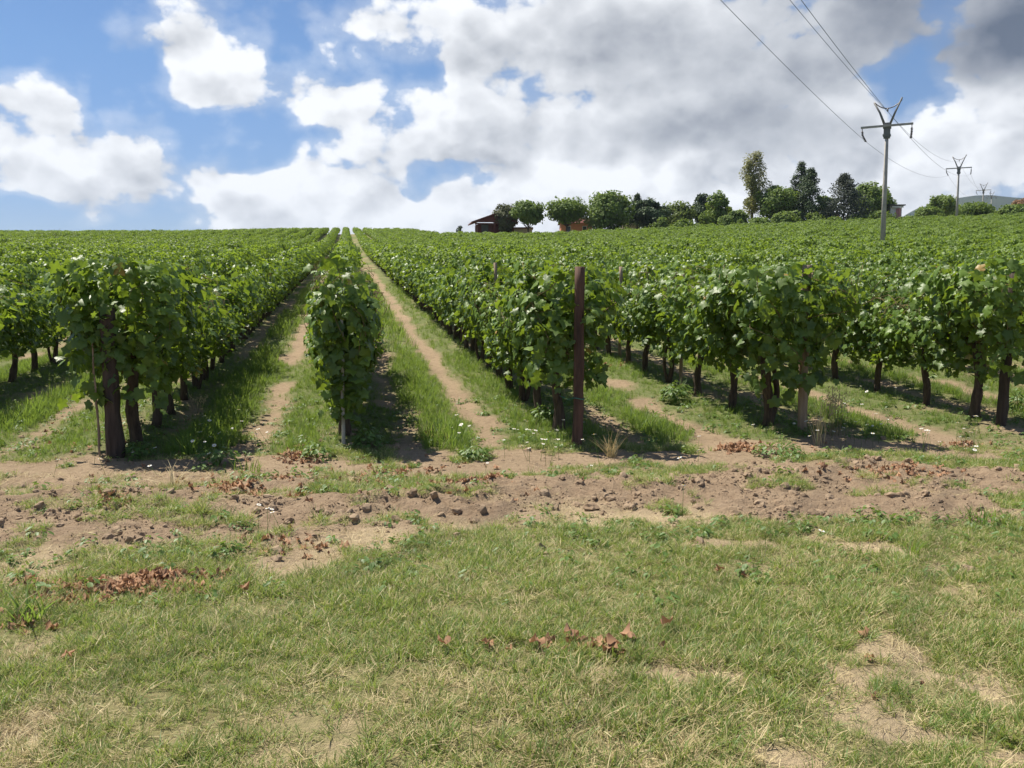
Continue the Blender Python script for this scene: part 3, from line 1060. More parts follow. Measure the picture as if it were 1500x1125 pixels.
# foreground turf: short, creeping, green with straw among it
turf = [blades(30, .050, .0030, .9, .5, 600 + i, flat=1.0, base=.05).mesh('tuft', M['grass']) for i in range(6)]
turf += [blades(22, .085, .0034, .7, .5, 640 + i, flat=.5, base=.04).mesh('tuft', M['grass']) for i in range(3)]
X, Y = rnd_points(-8, 8, 2.2, 9.8, 170000, r)
cv = cover(X, Y)
keep = in_view(X, Y) & (in_vine(X, Y) < .5)
dn = sstep(.14, .8, cv) * (.25 + .75 * sstep(.3, .6, fbm(X, Y, .35, 3, 51))) * .95
keep &= r.random(len(X)) < dn
X, Y = X[keep], Y[keep]
hgt = .42 + .8 * fbm(X, Y, .45, 4, 52)
sc_layer('grass', turf, X, Y, .8, 1.35, 'short green and straw coloured grass in the foreground', 'grass', 12, tilt=.2, smul=hgt)
print('grass', len(X))

# dry straw
straw = [blades(20, .085, .0026, 1.6, .35, 700 + i, flat=1.3, base=.07).mesh('straw_tuft', M['straw']) for i in range(5)]
X, Y = rnd_points(-6, 6, 2.2, 8.2, 60000, r)
sm = bare_ell(STRAW, X, Y)
cv = cover(X, Y)
dn = (sm * .7 + .14 + .25 * sstep(.55, .75, fbm(X, Y, .5, 3, 55)) * sstep(.1, .5, cv)) * (1 - track_mask(X, Y))
keep = in_view(X, Y) & (r.random(len(X)) < dn * .8)
X, Y = X[keep], Y[keep]
sc_layer('dry_grass', straw, X, Y, .5, 1.15, 'pale dry straw lying over the foreground grass', 'dry grass', 13, tilt=.25)
print('straw', len(X))

# lush grass in the lanes between the rows and at their ends
lush = [blades(16, .17, .0055, .55, .4, 720 + i, base=.05).mesh('tall_tuft', M['lush']) for i in range(6)]
low = [blades(18, .07, .005, 1.0, .5, 740 + i, flat=.7, base=.06).mesh('low_tuft', M['lush']) for i in range(3)]
X1, Y1 = rnd_points(-14, 16, 8.2, 18, 90000, r)
X2, Y2 = rnd_points(-26, 30, 18, 44, 70000, r)
X, Y = np.r_[X1, X2], np.r_[Y1, Y2]
n_, s_ = ns(X, Y)
cv = cover(X, Y)
zone = in_vine(X, Y) + .5 * sstep(.4, .7, fbm(X, Y, .6, 3, 57)) * (Y > trackc(X) + 1.0)
keep = in_view(X, Y) & (r.random(len(X)) < sstep(.35, .8, cv) * np.clip(zone, 0, 1) * np.where(Y < 18, .62, .5))
X, Y = X[keep], Y[keep]
n_, s_ = ns(X, Y)
m_ = np.mod(n_ + .05, SP)
hh = .4 + .75 * np.exp(-((m_ - 1.08) / .35) ** 2) + .35 * np.exp(-((m_ - 2.2) / .3) ** 2)
hh *= .55 + .9 * fbm(X, Y, 1.0, 3, 58)
hh *= np.where(n_ > 2.6, .75, 1.0) * np.where(Y > 18, 1.5, 1.0)
sc_layer('lane_grass', lush + low, X, Y, .7, 1.25, 'bright green grass growing in the lanes between the vine rows', 'grass', 14, tilt=.12, smul=hh)
print('lush', len(X))


# broadleaf weeds
def weed_mesh(seed, n=16, h=.07, ls=.045, spread=.07, stems=False):
    r = np.random.default_rng(seed)
    T = Tri()
    V0 = np.array([(0, 0, 0), (.3, .35, .06), (.26, .75, .0), (0, 1, -.14), (-.26, .75, 0), (-.3, .35, .06), (0, .5, -.03)])
    F0 = np.array([(0, 1, 6), (1, 2, 6), (2, 3, 6), (3, 4, 6), (4, 5, 6), (5, 0, 6)])
    pos, nrm, tip, sz = [], [], [], []
    for i in range(n):
        a = r.uniform(0, 6.283)
        rad = spread * math.sqrt(r.random())
        z = h * r.random() if not stems else h * r.random() ** .6
        pos.append((math.cos(a) * rad * .7, math.sin(a) * rad * .7, z * (1 - .4 * rad / spread) + .004))
        nrm.append((math.cos(a) * .4 + r.normal(0, .25), math.sin(a) * .4 + r.normal(0, .25), 1))
        tip.append((math.cos(a), math.sin(a), r.uniform(-.2, .5)))
        sz.append(ls * r.uniform(.6, 1.3))
    pos, nrm, tip, sz = map(np.array, (pos, nrm, tip, sz))
    place_leaves(T, pos, leaf_frames(pos, nrm, tip, sz), [(V0, F0)], r.random(n), r)
    if stems:
        random.seed(seed)
        for i in range(max(4, n // 14)):
            a = random.uniform(0, 6.28); q = spread * .55
            T.tube([(0, 0, -.01), (math.cos(a) * q * .4, math.sin(a) * q * .4, h * .5), (math.cos(a) * q, math.sin(a) * q, h * random.uniform(.7, 1))], .0025, 3)
    return T


weeds = [weed_mesh(800 + i, n=18, h=.05 + .015 * (i % 3), ls=.028 + .007 * (i % 3), spread=.08).mesh('weed', M['weed']) for i in range(6)]
X, Y = rnd_points(-9, 10, 4.5, 13, 60000, r)
cv = cover(X, Y)
z1 = sstep(.50, .64, fbm(X, Y, .7, 3, 63))
strip = np.exp(-((Y - (trackc(X) - 1.0)) / .5) ** 2) + .8 * np.exp(-((Y - (trackc(X) + 1.7)) / .8) ** 2)
keep = in_view(X, Y) & (r.random(len(X)) < (.05 + .22 * z1 * np.clip(strip, 0, 1)) * sstep(.08, .4, cv))
X, Y = X[keep], Y[keep]
sc_layer('ground_weeds', weeds, X, Y, .5, 1.2, 'patches of small broad leaved weeds along the dirt track', 'weeds', 15)
print('weeds', len(X))


# soil lumps
def lump_mesh(seed, sub=1):
    import bmesh
    bm = bmesh.new()
    bmesh.ops.create_icosphere(bm, subdivisions=2, radius=1)
    r = random.Random(seed)
    o = Vector((r.uniform(0, 9), r.uniform(0, 9), r.uniform(0, 9)))
    from mathutils import noise
    for v in bm.verts:
        v.co *= 1 + .55 * noise.noise(v.co * 1.1 + o) + .3 * noise.noise(v.co * 2.7 + o)
        v.co.z *= .7
    me = bpy.data.meshes.new('lump')
    bm.to_mesh(me); bm.free()
    me.materials.append(M['clod'])
    return me


lumps = [lump_mesh(i) for i in range(7)]
X, Y = rnd_points(-8, 8.5, 5.2, 10.6, 110000, r)
tm = track_mask(X, Y)
hp = relief(X, Y)
dn = tm * (.07 + .55 * sstep(.48, .66, fbm(X, Y, .5, 3, 71)) + 5 * np.clip(hp - .05, 0, .2)) + .03
keep = in_view(X, Y) & (r.random(len(X)) < dn * 1.6)
X, Y = X[keep], Y[keep]
s = np.random.default_rng(3).pareto(2.0, len(X)) * .0048 + .003
sc_layer('soil_clods', lumps, X, Y, 1, 1, 'loose crumbly clods of brown soil strewn along the dirt track', 'clods', 16, tilt=.5, smul=np.minimum(s, .042))
print('clods', len(X))


# dead leaves
def dead_mesh(seed, sz=.055):
    r = np.random.default_rng(seed)
    V, F = leaf_template(True, r.uniform(.2, .9), r.uniform(-.6, .6), seed)
    V = V * sz
    V[:, 2] += np.abs(r.normal(0, .018, len(V))) + .01
    V[:, :2] *= r.uniform(.6, 1.0, (len(V), 1))
    T = Tri(); T.add(V, F, r.random(len(V)))
    return T


dead = [dead_mesh(900 + i).mesh('dead_leaf', M['dead']) for i in range(6)]
XS, YS = [], []
for px, py, rx, ry, n in [(170, 864, 130, 9, 170), (250, 846, 70, 6, 80), (80, 884, 50, 5, 40), (345, 720, 50, 8, 36), (170, 745, 25, 8, 18), (700, 708, 45, 7, 45),
                          (600, 690, 90, 14, 40), (640, 640, 25, 6, 40), (435, 670, 25, 7, 40), (430, 805, 60, 12, 16), (1320, 698, 80, 10, 45), (1110, 660, 70, 8, 24), (400, 703, 120, 12, 30),
                          (1080, 660, 22, 5, 30), (1410, 650, 30, 4, 20), (860, 956, 90, 8, 16), (30, 905, 30, 20, 20), (900, 535, 40, 5, 12), (500, 720, 300, 15, 40), (1300, 900, 160, 120, 4), (150, 640, 140, 40, 30)]:
    for _ in range(n * 2):
        a, b = random.gauss(px, rx * .55), random.gauss(py, ry * .6)
        XS.append(a); YS.append(max(b, 380))
XS, YS = ray_ground_v(XS, YS)
sc_layer('dead_leaves', dead, XS, YS, .5, 1.3, 'drifts of curled russet dead vine leaves on the soil', 'dead leaves', 17, tilt=.45)

# daisies
def flower_mesh(seed, h=.12):
    random.seed(seed)
    T = Tri()
    lean = (random.gauss(0, .02), random.gauss(0, .02))
    T.tube([(0, 0, -.01), (lean[0], lean[1], h)], .0014, 3, mi=1)
    c = np.array([lean[0], lean[1], h + .001])
    n = 9
    tl = random.uniform(-.3, .3)
    for i in range(n):
        a = 2 * math.pi * i / n
        d = np.array([math.cos(a), math.sin(a), tl * math.cos(a)])
        s = np.array([-math.sin(a), math.cos(a), 0]) * .0042
        T.add([c + d * .003, c + d * .010 - s, c + d * .015, c + d * .010 + s], [(0, 1, 2), (0, 2, 3)], .5, 0)
    T.tube([c - [0, 0, .001], c + [0, 0, .003]], [.004, .003], 6, mi=2)
    return T.mesh('flower', [M['white'], M['weed'], M['yellow']])


flow = [flower_mesh(i, .07 + .03 * i) for i in range(5)]
XS, YS = [], []
for px, py, rx, ry, n in [(320, 645, 45, 12, 16), (300, 675, 60, 12, 6), (390, 650, 30, 8, 4), (670, 660, 25, 15, 8), (770, 650, 30, 12, 10), (800, 675, 60, 15, 14), (850, 660, 50, 10, 12),
                          (1165, 645, 60, 12, 12), (1240, 610, 60, 15, 12), (1250, 650, 70, 14, 16), (1390, 665, 60, 6, 16), (1440, 640, 50, 14, 6), (960, 690, 120, 10, 5),
                          (380, 800, 40, 25, 5), (1175, 800, 20, 5, 1), (1020, 760, 20, 5, 1), (150, 690, 80, 15, 5), (1300, 590, 80, 20, 8), (980, 540, 60, 10, 4)]:
    for _ in range(n):
        XS.append(random.gauss(px, rx * .6)); YS.append(max(random.gauss(py, ry * .6), 400))
XS, YS = ray_ground_v(XS, YS)
sc_layer('daisies', flow, XS, YS, 1.0, 1.7, 'small white daisies scattered among the weeds before the rows', 'daisies', 18, tilt=.15)

# ------------------------------------------------------------------ single plants, leaves and stones one can point to
def weed_bush(px, py, h, w, n, ls, seed, label, mat='weed', name='weed_bush', cat='weed'):
    x, y = ray_ground(px, py)
    o = link(name, weed_mesh(seed, n=n, h=h, ls=ls, spread=w, stems=True).mesh(name, M[mat]), loc=(x, y, H1(x, y) - .01))
    return tag(o, label, cat)


weed_bush(800, 625, .26, .22, 190, .06, 1, 'leafy green weed at the left foot of the reddish brown post')
weed_bush(990, 590, .34, .27, 260, .06, 2, 'dense bushy weed between the reddish brown post and the pale post')
weed_bush(697, 672, .15, .22, 170, .05, 3, 'low spreading weed in the middle of the dirt path mouth')
weed_bush(320, 682, .2, .26, 190, .05, 4, 'green weed with white flowers right of the thick dark post')
weed_bush(540, 660, .24, .2, 170, .05, 5, 'dark weed in the shade at the right of the narrow middle vine')
weed_bush(205, 668, .2, .22, 170, .045, 6, 'grey green weed at the foot of the thick dark post')
weed_bush(1140, 668, .16, .35, 220, .045, 7, 'spreading weed in front of the pale wooden post')
weed_bush(1492, 600, .36, .25, 170, .06, 8, 'tall leafy weed at the right edge behind the leaning post')
weed_bush(465, 672, .2, .2, 140, .05, 9, 'green weed at the left foot of the narrow middle vine')
weed_bush(1024, 782, .08, .12, 70, .035, 10, 'small grey green herb at the front edge of the dirt track')


def tuft(px, py, h, w, n, seed, mat, label, name='grass_tuft', cat='grass tuft', bend=.3, spread=.7, bw=.006):
    x, y = ray_ground(px, py)
    o = link(name, blades(n, h, bw, spread, bend, seed, base=w).mesh(name, M[mat]), loc=(x, y, H1(x, y) - .005))
    return tag(o, label, cat)


tuft(895, 668, .34, .05, 70, 21, 'straw', 'spiky tuft of dry straw right of the reddish brown post', spread=1.1)
tuft(1200, 655, .62, .06, 26, 22, 'straw', 'tall dry grass stalks beside the pale wooden post', bend=.12, spread=.35)
tuft(1335, 812, .20, .04, 30, 23, 'lush', 'bright green grass clump at right on the near side of the track', bend=.6)
tuft(40, 912, .22, .08, 50, 24, 'lush', 'long bladed green grass clump at the left edge of the lawn', bend=.8, bw=.009)
tuft(1440, 770, .13, .16, 90, 25, 'lush', 'wide fresh green grass clump at right beside the dirt track', bend=.5)
tuft(365, 690, .16, .14, 60, 26, 'lush', 'fresh green grass clump between the weeds left of the middle vine')
tuft(870, 640, .22, .14, 110, 27, 'lush', 'lush shaded grass clump at the right foot of the reddish brown post')
tuft(255, 715, .30, .04, 40, 28, 'straw', 'flattened bundle of dry straw below the thick dark post', bend=.7, spread=2.0)


# dry oat-like stalks with seed heads
def oats(px, py, h, n, seed, label):
    r = random.Random(seed)
    x, y = ray_ground(px, py)
    T = Tri()
    for i in range(n):
        a = r.uniform(0, 6.28); q = r.uniform(.02, .16)
        b = (math.cos(a) * .05, math.sin(a) * .05)
        tp = (math.cos(a) * q, math.sin(a) * q, h * r.uniform(.6, 1))
        T.tube([(b[0], b[1], -.01), ((b[0] + tp[0]) / 2, (b[1] + tp[1]) / 2, tp[2] * .55), tp], .0018, 3, tint=r.random())
        for j in range(9):
            tz = r.uniform(.6, 1.0)
            p = np.array([tp[0] * tz + r.gauss(0, .018), tp[1] * tz + r.gauss(0, .018), tp[2] * tz])
            T.add([p, p + [.006, 0, -.012], p + [0, 0, -.026], p + [-.006, .003, -.012]], [(0, 1, 2), (0, 2, 3)], r.random())
    o = link('dry_stalks', T.mesh('dry_stalks', M['straw']), loc=(x, y, H1(x, y)))
    tag(o, label, 'dry plant')


oats(1222, 640, .62, 22, 3, 'pale dry seed heads hanging right of the pale wooden post')
oats(290, 600, .3, 8, 5, 'few dry stalks in the shaded lane behind the thick dark post')

# separate dead leaves in the foreground
for i, (px, py, s, lab) in enumerate([
        (973, 930, 1.0, 'single dead leaf standing up in the grass, rightmost of the foreground line'),
        (905, 960, 1.5, 'largest dark curled dead leaf in the foreground line of leaves'),
        (925, 946, 1.0, 'light brown dead leaf touching the largest curled one'),
        (838, 952, 1.1, 'dead leaf in the foreground line left of the largest curled one'),
        (776, 962, 1.0, 'orange dead leaf on the grass left of the middle of the line'),
        (712, 956, .9, 'small dead leaf, second from the left of the foreground line'),
        (648, 960, .9, 'small dark dead leaf, leftmost of the foreground line'),
        (1056, 840, .8, 'lone orange dead leaf on the grass below the dirt track'),
        (352, 868, .8, 'lone pale dead leaf right of the red brown leaf drift'),
        (96, 976, .8, 'lone pale dead leaf on the grass at left')]):
    x, y = ray_ground(px, py)
    o = link('dead_leaf', dead[i % 6], loc=(x, y, H1(x, y) + .03), rot=(random.uniform(-.6, .6), random.uniform(-.6, .6), random.uniform(0, 6)))
    o.scale = (s * 1.45,) * 3
    tag(o, lab, 'dead leaf', 'dead leaves lying singly on the grass')
for i, (px, py, s, lab) in enumerate([(866, 746, .055, 'dark clod of soil, largest alone on the middle of the track'), (330, 736, .05, 'pale flat clod beside the dead leaves on the track at left'),
                                      (1094, 712, .04, 'pale stone on the dirt track right of centre'), (468, 752, .03, 'small whitish stone on the track left of centre'),
                                      (88, 781, .03, 'small whitish stone at the left end of the track')]):
    x, y = ray_ground(px, py)
    o = link('soil_clod' if i < 2 else 'stone', lumps[i], loc=(x, y, H1(x, y) + s * .35), rot=(0, 0, i))
    o.scale = (s, s, s * .9)
    tag(o, lab, 'clod' if i < 2 else 'stone')


# ------------------------------------------------------------------ trees on the crest
def tree_mats():
    out = {}
    for nm, d, l, t_, w in [('green', (0.05, 0.10, 0.02), (0.18, 0.25, 0.05), (0.28, 0.38, 0.04), .3), ('pale', (0.07, 0.11, 0.025), (0.16, 0.21, 0.055), (0.25, 0.32, 0.06), .35),
                            ('dark', (0.025, 0.05, 0.02), (0.08, 0.12, 0.045), (0.06, 0.1, 0.03), .15), ('grey', (0.035, 0.05, 0.035), (0.075, 0.09, 0.06), (0.08, 0.1, 0.05), .15),
                            ('poplar', (0.13, 0.15, 0.04), (0.32, 0.31, 0.11), (0.3, 0.3, 0.08), .3), ('rust', (0.16, 0.08, 0.04), (0.25, 0.15, 0.07), (0.3, 0.15, 0.06), .25),
                            ('olive', (0.06, 0.075, 0.03), (0.13, 0.14, 0.06), (0.15, 0.17, 0.06), .25)]:
        out[nm] = leaf_mat('tree_' + nm, d, l, t_, tw=w, rough=.6, spec=.25, noise_scale=.5)
    return out


TM = tree_mats()


def tree(px, top, wpx, Y, kind, mat, label, name='tree', base_px=None, n=2600, group='trees and bushes along the crest', lean=0, clear=None):
    """kind: round, column, cone, bush"""
    rs = np.random.default_rng(int(px * 7 + top))
    X = (px - 750) / 1326 * Y
    gz = float(H0(X, Y))
    ztop = (436 - top) / 1326 * Y + EYE
    h = ztop - gz
    rad = wpx / 1326 * Y / 2 * {'round': 1.15, 'bush': 1.12, 'cone': 1.6, 'column': 1.25}[kind]
    n = int(n * 1.9)
    root = link(name, None, loc=(X, Y, gz))
    tag(root, label, 'bush' if name == 'bush' else 'tree', group)
    T = Tri()
    random.seed(int(px))
    zc = clear if clear is not None else {'round': .40 * h, 'column': .22 * h, 'cone': .18 * h, 'bush': .05 * h}[kind]
    # trunk and limbs
    T.tube([(0, 0, -.4), (random.gauss(0, .08), 0, zc), (random.gauss(0, .15), random.gauss(0, .1), h * .8)], [max(.1, h * .026), h * .02, .04], 8, wob=.15)
    nl = 14
    centres = []
    for i in range(nl):
        a = i * 2.4 + random.uniform(-.3, .3)
        t = (i + .5) / nl
        zz = zc + (h - zc) * (.1 + .75 * t)
        if kind == 'round': q = rad * .75 * math.sin(math.pi * (.25 + .62 * t))
        elif kind == 'cone': q = rad * .85 * (1 - t) + .1
        elif kind == 'column': q = rad * .5
        else: q = rad * .7 * (1 - .5 * t)
        e = (math.cos(a) * q, math.sin(a) * q, zz)
        T.tube([(0, 0, max(zc * .8, zz - q * .9 - .3)), (e[0] * .5, e[1] * .5, zz - q * .25), e], [.06 + .006 * h, .05, .02], 5)
        centres.append(e)
    link('trunk', T.mesh('trunk', M['tree_bark']), root)
    # crown: leaf clumps gathered round many sub-centres
    nc = {'round': 46, 'column': 44, 'cone': 60, 'bush': 30}[kind]
    C, S = [], []
    for i in range(nc):
        t = (i + .5) / nc
        a = rs.uniform(0, 6.283)
        if kind == 'round':
            u = rs.normal(size=3); u /= np.linalg.norm(u); u *= rs.uniform(.5, .86)
            c = np.array([u[0] * rad, u[1] * rad, zc + (h - zc) * (.5 + .5 * u[2] * (.95 if u[2] > 0 else .8))])
            s = rad * rs.uniform(.2, .36)
        elif kind == 'cone':
            q = rad * (1 - t ** 1.5) ** .9 * rs.uniform(.3, .9)
            c = np.array([math.cos(a) * q, math.sin(a) * q, zc + (h - zc) * t * .97]); s = rad * (.14 + .22 * (1 - t))
        elif kind == 'column':
            q = rad * rs.uniform(.1, .85) * (1 - .55 * t ** 3)
            sp = 1 if rs.random() < .5 else -1
            c = np.array([math.cos(a) * q * .8 + sp * rad * .25, math.sin(a) * q, zc + (h - zc) * t * .97]); s = rad * rs.uniform(.16, .34)
        else:
            q = rad * rs.uniform(0, .85)
            c = np.array([math.cos(a) * q, math.sin(a) * q, zc + (h - zc) * rs.uniform(.15, .85) * (1 - .35 * (q / rad) ** 2)]); s = rad * rs.uniform(.16, .34)
        C.append(c); S.append(s)
    C, S = np.array(C), np.array(S)
    w = rs.integers(0, nc, n)
    off = rs.normal(size=(n, 3)); off /= np.linalg.norm(off, axis=1, keepdims=True)
    off *= (rs.random((n, 1)) ** .4)
    strf = np.array([1, 1, 1.5 if kind in ('column',) else (.7 if kind == 'cone' else .95)])
    P = C[w] + off * S[w][:, None] * strf * 1.25
    P = P[P[:, 2] > zc * .6]
    P = P[P[:, 2] < h * 1.03]
    n2 = len(P)
    nrm = (P - np.array([0, 0, zc + (h - zc) * .45])) * np.array([1, 1, .8]) + rs.normal(0, rad * .5, (n2, 3)) + [0, 0, rad * .4]
    tip = rs.normal(size=(n2, 3)) + ([0, 0, .9] if kind in ('column', 'cone') else [0, 0, 0])
    sz = rs.uniform(.6, 1.4, n2) * (.30 if kind in ('round', 'bush') else .26) * max(.6, min(1.3, rad / 2.5))
    kw = .55 if kind in ('cone', 'column') else 1.0
    Mx = leaf_frames(P, nrm, tip, sz)
    Mx[:, :, 0] *= kw
    T = Tri()
    clump_t = rs.random(nc)
    place_leaves(T, P, Mx, TS, np.clip(rs.random(n2) * .6 + .35 * clump_t[rs.integers(0, nc, n2)], 0, 1), rs)
    link('crown', T.mesh('crown', TM[mat], smooth=False), root)
    return root


tree(740, 293, 34, 182, 'round', 'olive', 'thin olive green tree touching the dark red roof', clear=.8)
tree(773, 297, 44, 178, 'round', 'green', 'small round tree just right of the dark red roof', clear=2.8)
tree(829, 294, 54, 178, 'round', 'green', 'round tree standing before the orange building', clear=3.0)
tree(892, 284, 68, 178, 'round', 'green', 'largest round green tree, right of the orange building', clear=.5, n=4200)
tree(931, 287, 26, 190, 'cone', 'dark', 'narrow ragged dark conifer behind the dark bushy one')
tree(948, 290, 50, 180, 'bush', 'dark', 'dark bushy conifer right of the largest round tree', n=2800)
tree(987, 298, 46, 184, 'round', 'pale', 'pale yellow green tree between two dark conifers', clear=.5)
tree(1028, 278, 46, 190, 'bush', 'dark', 'tall dark cedar, left one of the close pair', n=2800)
tree(1047, 281, 46, 180, 'bush', 'green', 'green brown cedar, right one of the close pair', n=2800)
tree(1097, 229, 38, 184, 'column', 'poplar', 'tall yellowish poplar, highest tree on the crest', n=3600)
tree(1078, 308, 34, 176, 'bush', 'green', 'low round bush at the left foot of the poplar', name='bush')
tree(1134, 270, 58, 182, 'round', 'green', 'broad bright green tree right of the poplar', clear=.8, n=3200)
tree(1166, 240, 34, 186, 'cone', 'dark', 'tall dark conifer with a ragged double top', n=2600, clear=.6)
tree(1180, 250, 42, 180, 'cone', 'dark', 'bushy dark conifer, right part of the double topped pair', n=3000, clear=.5)
tree(1201, 284, 34, 186, 'bush', 'green', 'green tree in the gap between the two big dark conifers')
tree(1229, 259, 54, 178, 'cone', 'grey', 'broad grey green spruce left of the first power pole', n=3600, clear=.5)
tree(1267, 265, 52, 182, 'round', 'green', 'fresh green tree left behind the first power pole', clear=.8, n=3200)
tree(1289, 278, 26, 184, 'round', 'green', 'slim green tree directly behind the first power pole', clear=.8)
tree(1372, 287, 36, 196, 'round', 'green', 'bright green tree left of the second power pole', clear=.6)
tree(1352, 306, 40, 190, 'bush', 'green', 'low green bush left below the bright tree', name='bush')
tree(1412, 300, 60, 200, 'bush', 'green', 'wide green bush right of the second power pole', name='bush')
tree(1446, 312, 44, 204, 'bush', 'green', 'low bush under the small far power poles', name='bush')
tree(1478, 303, 44, 198, 'bush', 'green', 'green bush near the right edge, left of the rust coloured tree', name='bush')
tree(1492, 294, 34, 206, 'round', 'rust', 'rust brown tree at the right end of the crest', clear=.6)
tree(674, 327, 11, 176, 'bush', 'dark', 'tiny dark bush alone left of the dark red roof', name='bush', n=500)
for i, (px, tp, w, Y, lab) in enumerate([(1000, 324, 40, 172, 'low hedge bush below the pale yellow green tree'), (1110, 322, 44, 173, 'low bush right of the foot of the poplar'),
                                         (1215, 320, 34, 174, 'low bush beside the orange wall between conifers'), (1255, 318, 50, 175, 'low bush before the spruce and fresh green tree'),
                                         (1320, 322, 30, 178, 'low bush right of the pink and white building'), (1148, 312, 40, 175, 'low dark bush below the broad bright green tree'), (1188, 312, 36, 176, 'low bush at the foot of the double topped conifers'), (966, 320, 30, 173, 'low bush between the dark bushy conifer and the pale tree'), (1062, 316, 30, 172, 'low bush at the right foot of the close pair of cedars'), (1280, 312, 40, 174, 'low bush at the foot of the first power pole')]):
    tree(px, tp, w, Y, 'bush', 'green', lab, name='bush', n=1200)

# bare twigs of a small leafless sapling on the left skyline
sx, sy = (88 - 750) / 1326 * 118, 118
T = Tri()
random.seed(4)
T.tube([(0, 0, 0), (.05, 0, 1.4), (.0, 0, 2.5)], [.05, .035, .012], 5)
for a in range(7):
    z0 = 1.2 + a * .16
    s_ = (-1) ** a
    T.tube([(0.03, 0, z0), (s_ * .4, .1, z0 + .5), (s_ * random.uniform(.5, .9), .1, z0 + random.uniform(.7, 1))], [.02, .014, .006], 4)
o = link('bare_sapling', T.mesh('bare_sapling', M['tree_bark']), loc=(sx, sy, float(H0(sx, sy))))
tag(o, 'leafless little sapling poking above the vines on the left skyline', 'tree')

# ------------------------------------------------------------------ buildings on the crest
M['roof_red'] = solid_mat('dark_red_roof', (0.10, 0.03, 0.022), (0.16, 0.05, 0.035), 4, .8)
M['wood_red'] = solid_mat('red_timber', (0.09, 0.028, 0.022), (0.13, 0.04, 0.03), 4, .8)
M['orange'] = solid_mat('orange_plaster', (0.50, 0.21, 0.13), (0.56, 0.25, 0.16), 1, .9)
M['cream'] = solid_mat('cream_plaster', (0.50, 0.40, 0.30), (0.56, 0.46, 0.35), 1, .9)
M['pink'] = solid_mat('pink_plaster', (0.42, 0.20, 0.19), (0.48, 0.24, 0.23), 1, .9)
M['whitewall'] = solid_mat('white_plaster', (0.62, 0.60, 0.58), (0.7, 0.68, 0.65), 1, .9)
M['slate'] = solid_mat('dark_roof_edge', (0.07, 0.07, 0.07), (0.1, 0.1, 0.1), 2, .8)
M['glass'] = solid_mat('dark_glass', (0.03, 0.035, 0.04), (0.04, 0.05, 0.06), 2, .15, spec=.6)


def at_px(px, Y):
    X = (px - 750) / 1326 * Y
    return X, Y, float(H0(X, Y))


def one(name, fn, mat, parent, smooth=False):
    T = Tri(); fn(T)
    return link(name, T.mesh(name, mat, smooth), parent)


# open barn with a wide dark red gable roof
bx, by, bz = at_px(722, 184)
barn = link('barn', None, loc=(bx, by, bz), rot=(0, 0, R(8)))
tag(barn, 'dark red gabled timber barn left of the olive green tree', 'barn')
pk = (436 - 317) / 1326 * 184 + EYE - bz; ev = (436 - 329) / 1326 * 184 + EYE - bz


def gable(T, w=4.6, dpt=8, th=.22):
    for s in (-1, 1):
        V = []
        for yy in (-dpt / 2, dpt / 2):
            for (x, z) in ((0, pk), (s * w, ev), (s * w, ev - th), (0, pk - th)):
                V.append((x, yy, z))
        T.add(V, [(0, 4, 5, 1), (1, 5, 6, 2), (2, 6, 7, 3), (0, 1, 2, 3), (4, 7, 6, 5)])


one('roof', gable, M['roof_red'], barn)
one('gable_board', lambda T: T.add([(-4.1, -3.7, ev - .1), (4.1, -3.7, ev - .1), (0, -3.7, pk - .25), (-4.1, -3.5, ev - .1), (4.1, -3.5, ev - .1), (0, -3.5, pk - .25)],
                                   [(0, 1, 2), (5, 4, 3), (0, 3, 4), (0, 4, 1), (1, 4, 5), (1, 5, 2), (2, 5, 3), (2, 3, 0)]), M['wood_red'], barn)
one('wall', lambda T: T.box((.3, .8, (ev - .3) / 2), (7.0, 5.6, ev - .3)), M['wood_red'], barn)
for xx in (-3.7, 0.0, 3.7):
    one('pillar', lambda T: T.box((xx, -3.3, (ev - .2) / 2), (.25, .25, ev - .2)), M['wood_red'], barn)
one('beam', lambda T: T.box((0, -3.3, ev - .32), (7.8, .3, .22)), M['wood_red'], barn)
for xx in (-1.8, 1.9):
    w_ = one('door', lambda T: T.box((xx, -2.03, ev * .5), (1.4, .08, ev * .75)), M['slate'], barn)

# low cream annex seen under the round tree
ax, ay, az2 = at_px(764, 186)
an = link('shed', None, loc=(ax, ay, az2))
tag(an, 'low cream shed showing under the small round tree', 'shed')
ah = (436 - 333) / 1326 * 186 + EYE - az2
one('wall', lambda T: T.box((0, 0, ah / 2 - .3), (4.2, 4, ah - .6 + .0)), M['cream'], an)
one('roof', lambda T: T.box((0, 0, ah - .5), (4.6, 4.5, .25)), M['roof_red'], an)

# orange house behind the round trees
ox, oy, oz = at_px(842, 188)
oh = (436 - 330) / 1326 * 188 + EYE - oz
rp = (436 - 321) / 1326 * 188 + EYE - oz
house = link('orange_house', None, loc=(ox, oy, oz))
tag(house, 'low orange plastered house half hidden behind the round trees', 'house')
one('wall', lambda T: T.box((0, 0, oh / 2), (6.3, 6, oh)), M['orange'], house)


def hip(T):
    a, b = 3.6, 3.4
    T.add([(-a, -b, oh + .02), (a, -b, oh + .02), (a, b, oh + .02), (-a, b, oh + .02), (1.0, 0, rp), (a - .6, 0, rp - .1)],
          [(0, 1, 5), (0, 5, 4), (1, 2, 5), (2, 3, 4), (2, 4, 5), (3, 0, 4), (0, 2, 1), (0, 3, 2)])


one('roof', hip, M['roof_red'], house)
for xx in (-1.6, 1.6):
    f = one('window', lambda T: T.box((xx, -3.02, oh * .55), (.9, .1, 1.2)), M['whitewall'], house)
    one('pane', lambda T: T.box((xx, -3.08, oh * .55), (.7, .06, 1.0)), M['glass'], f)

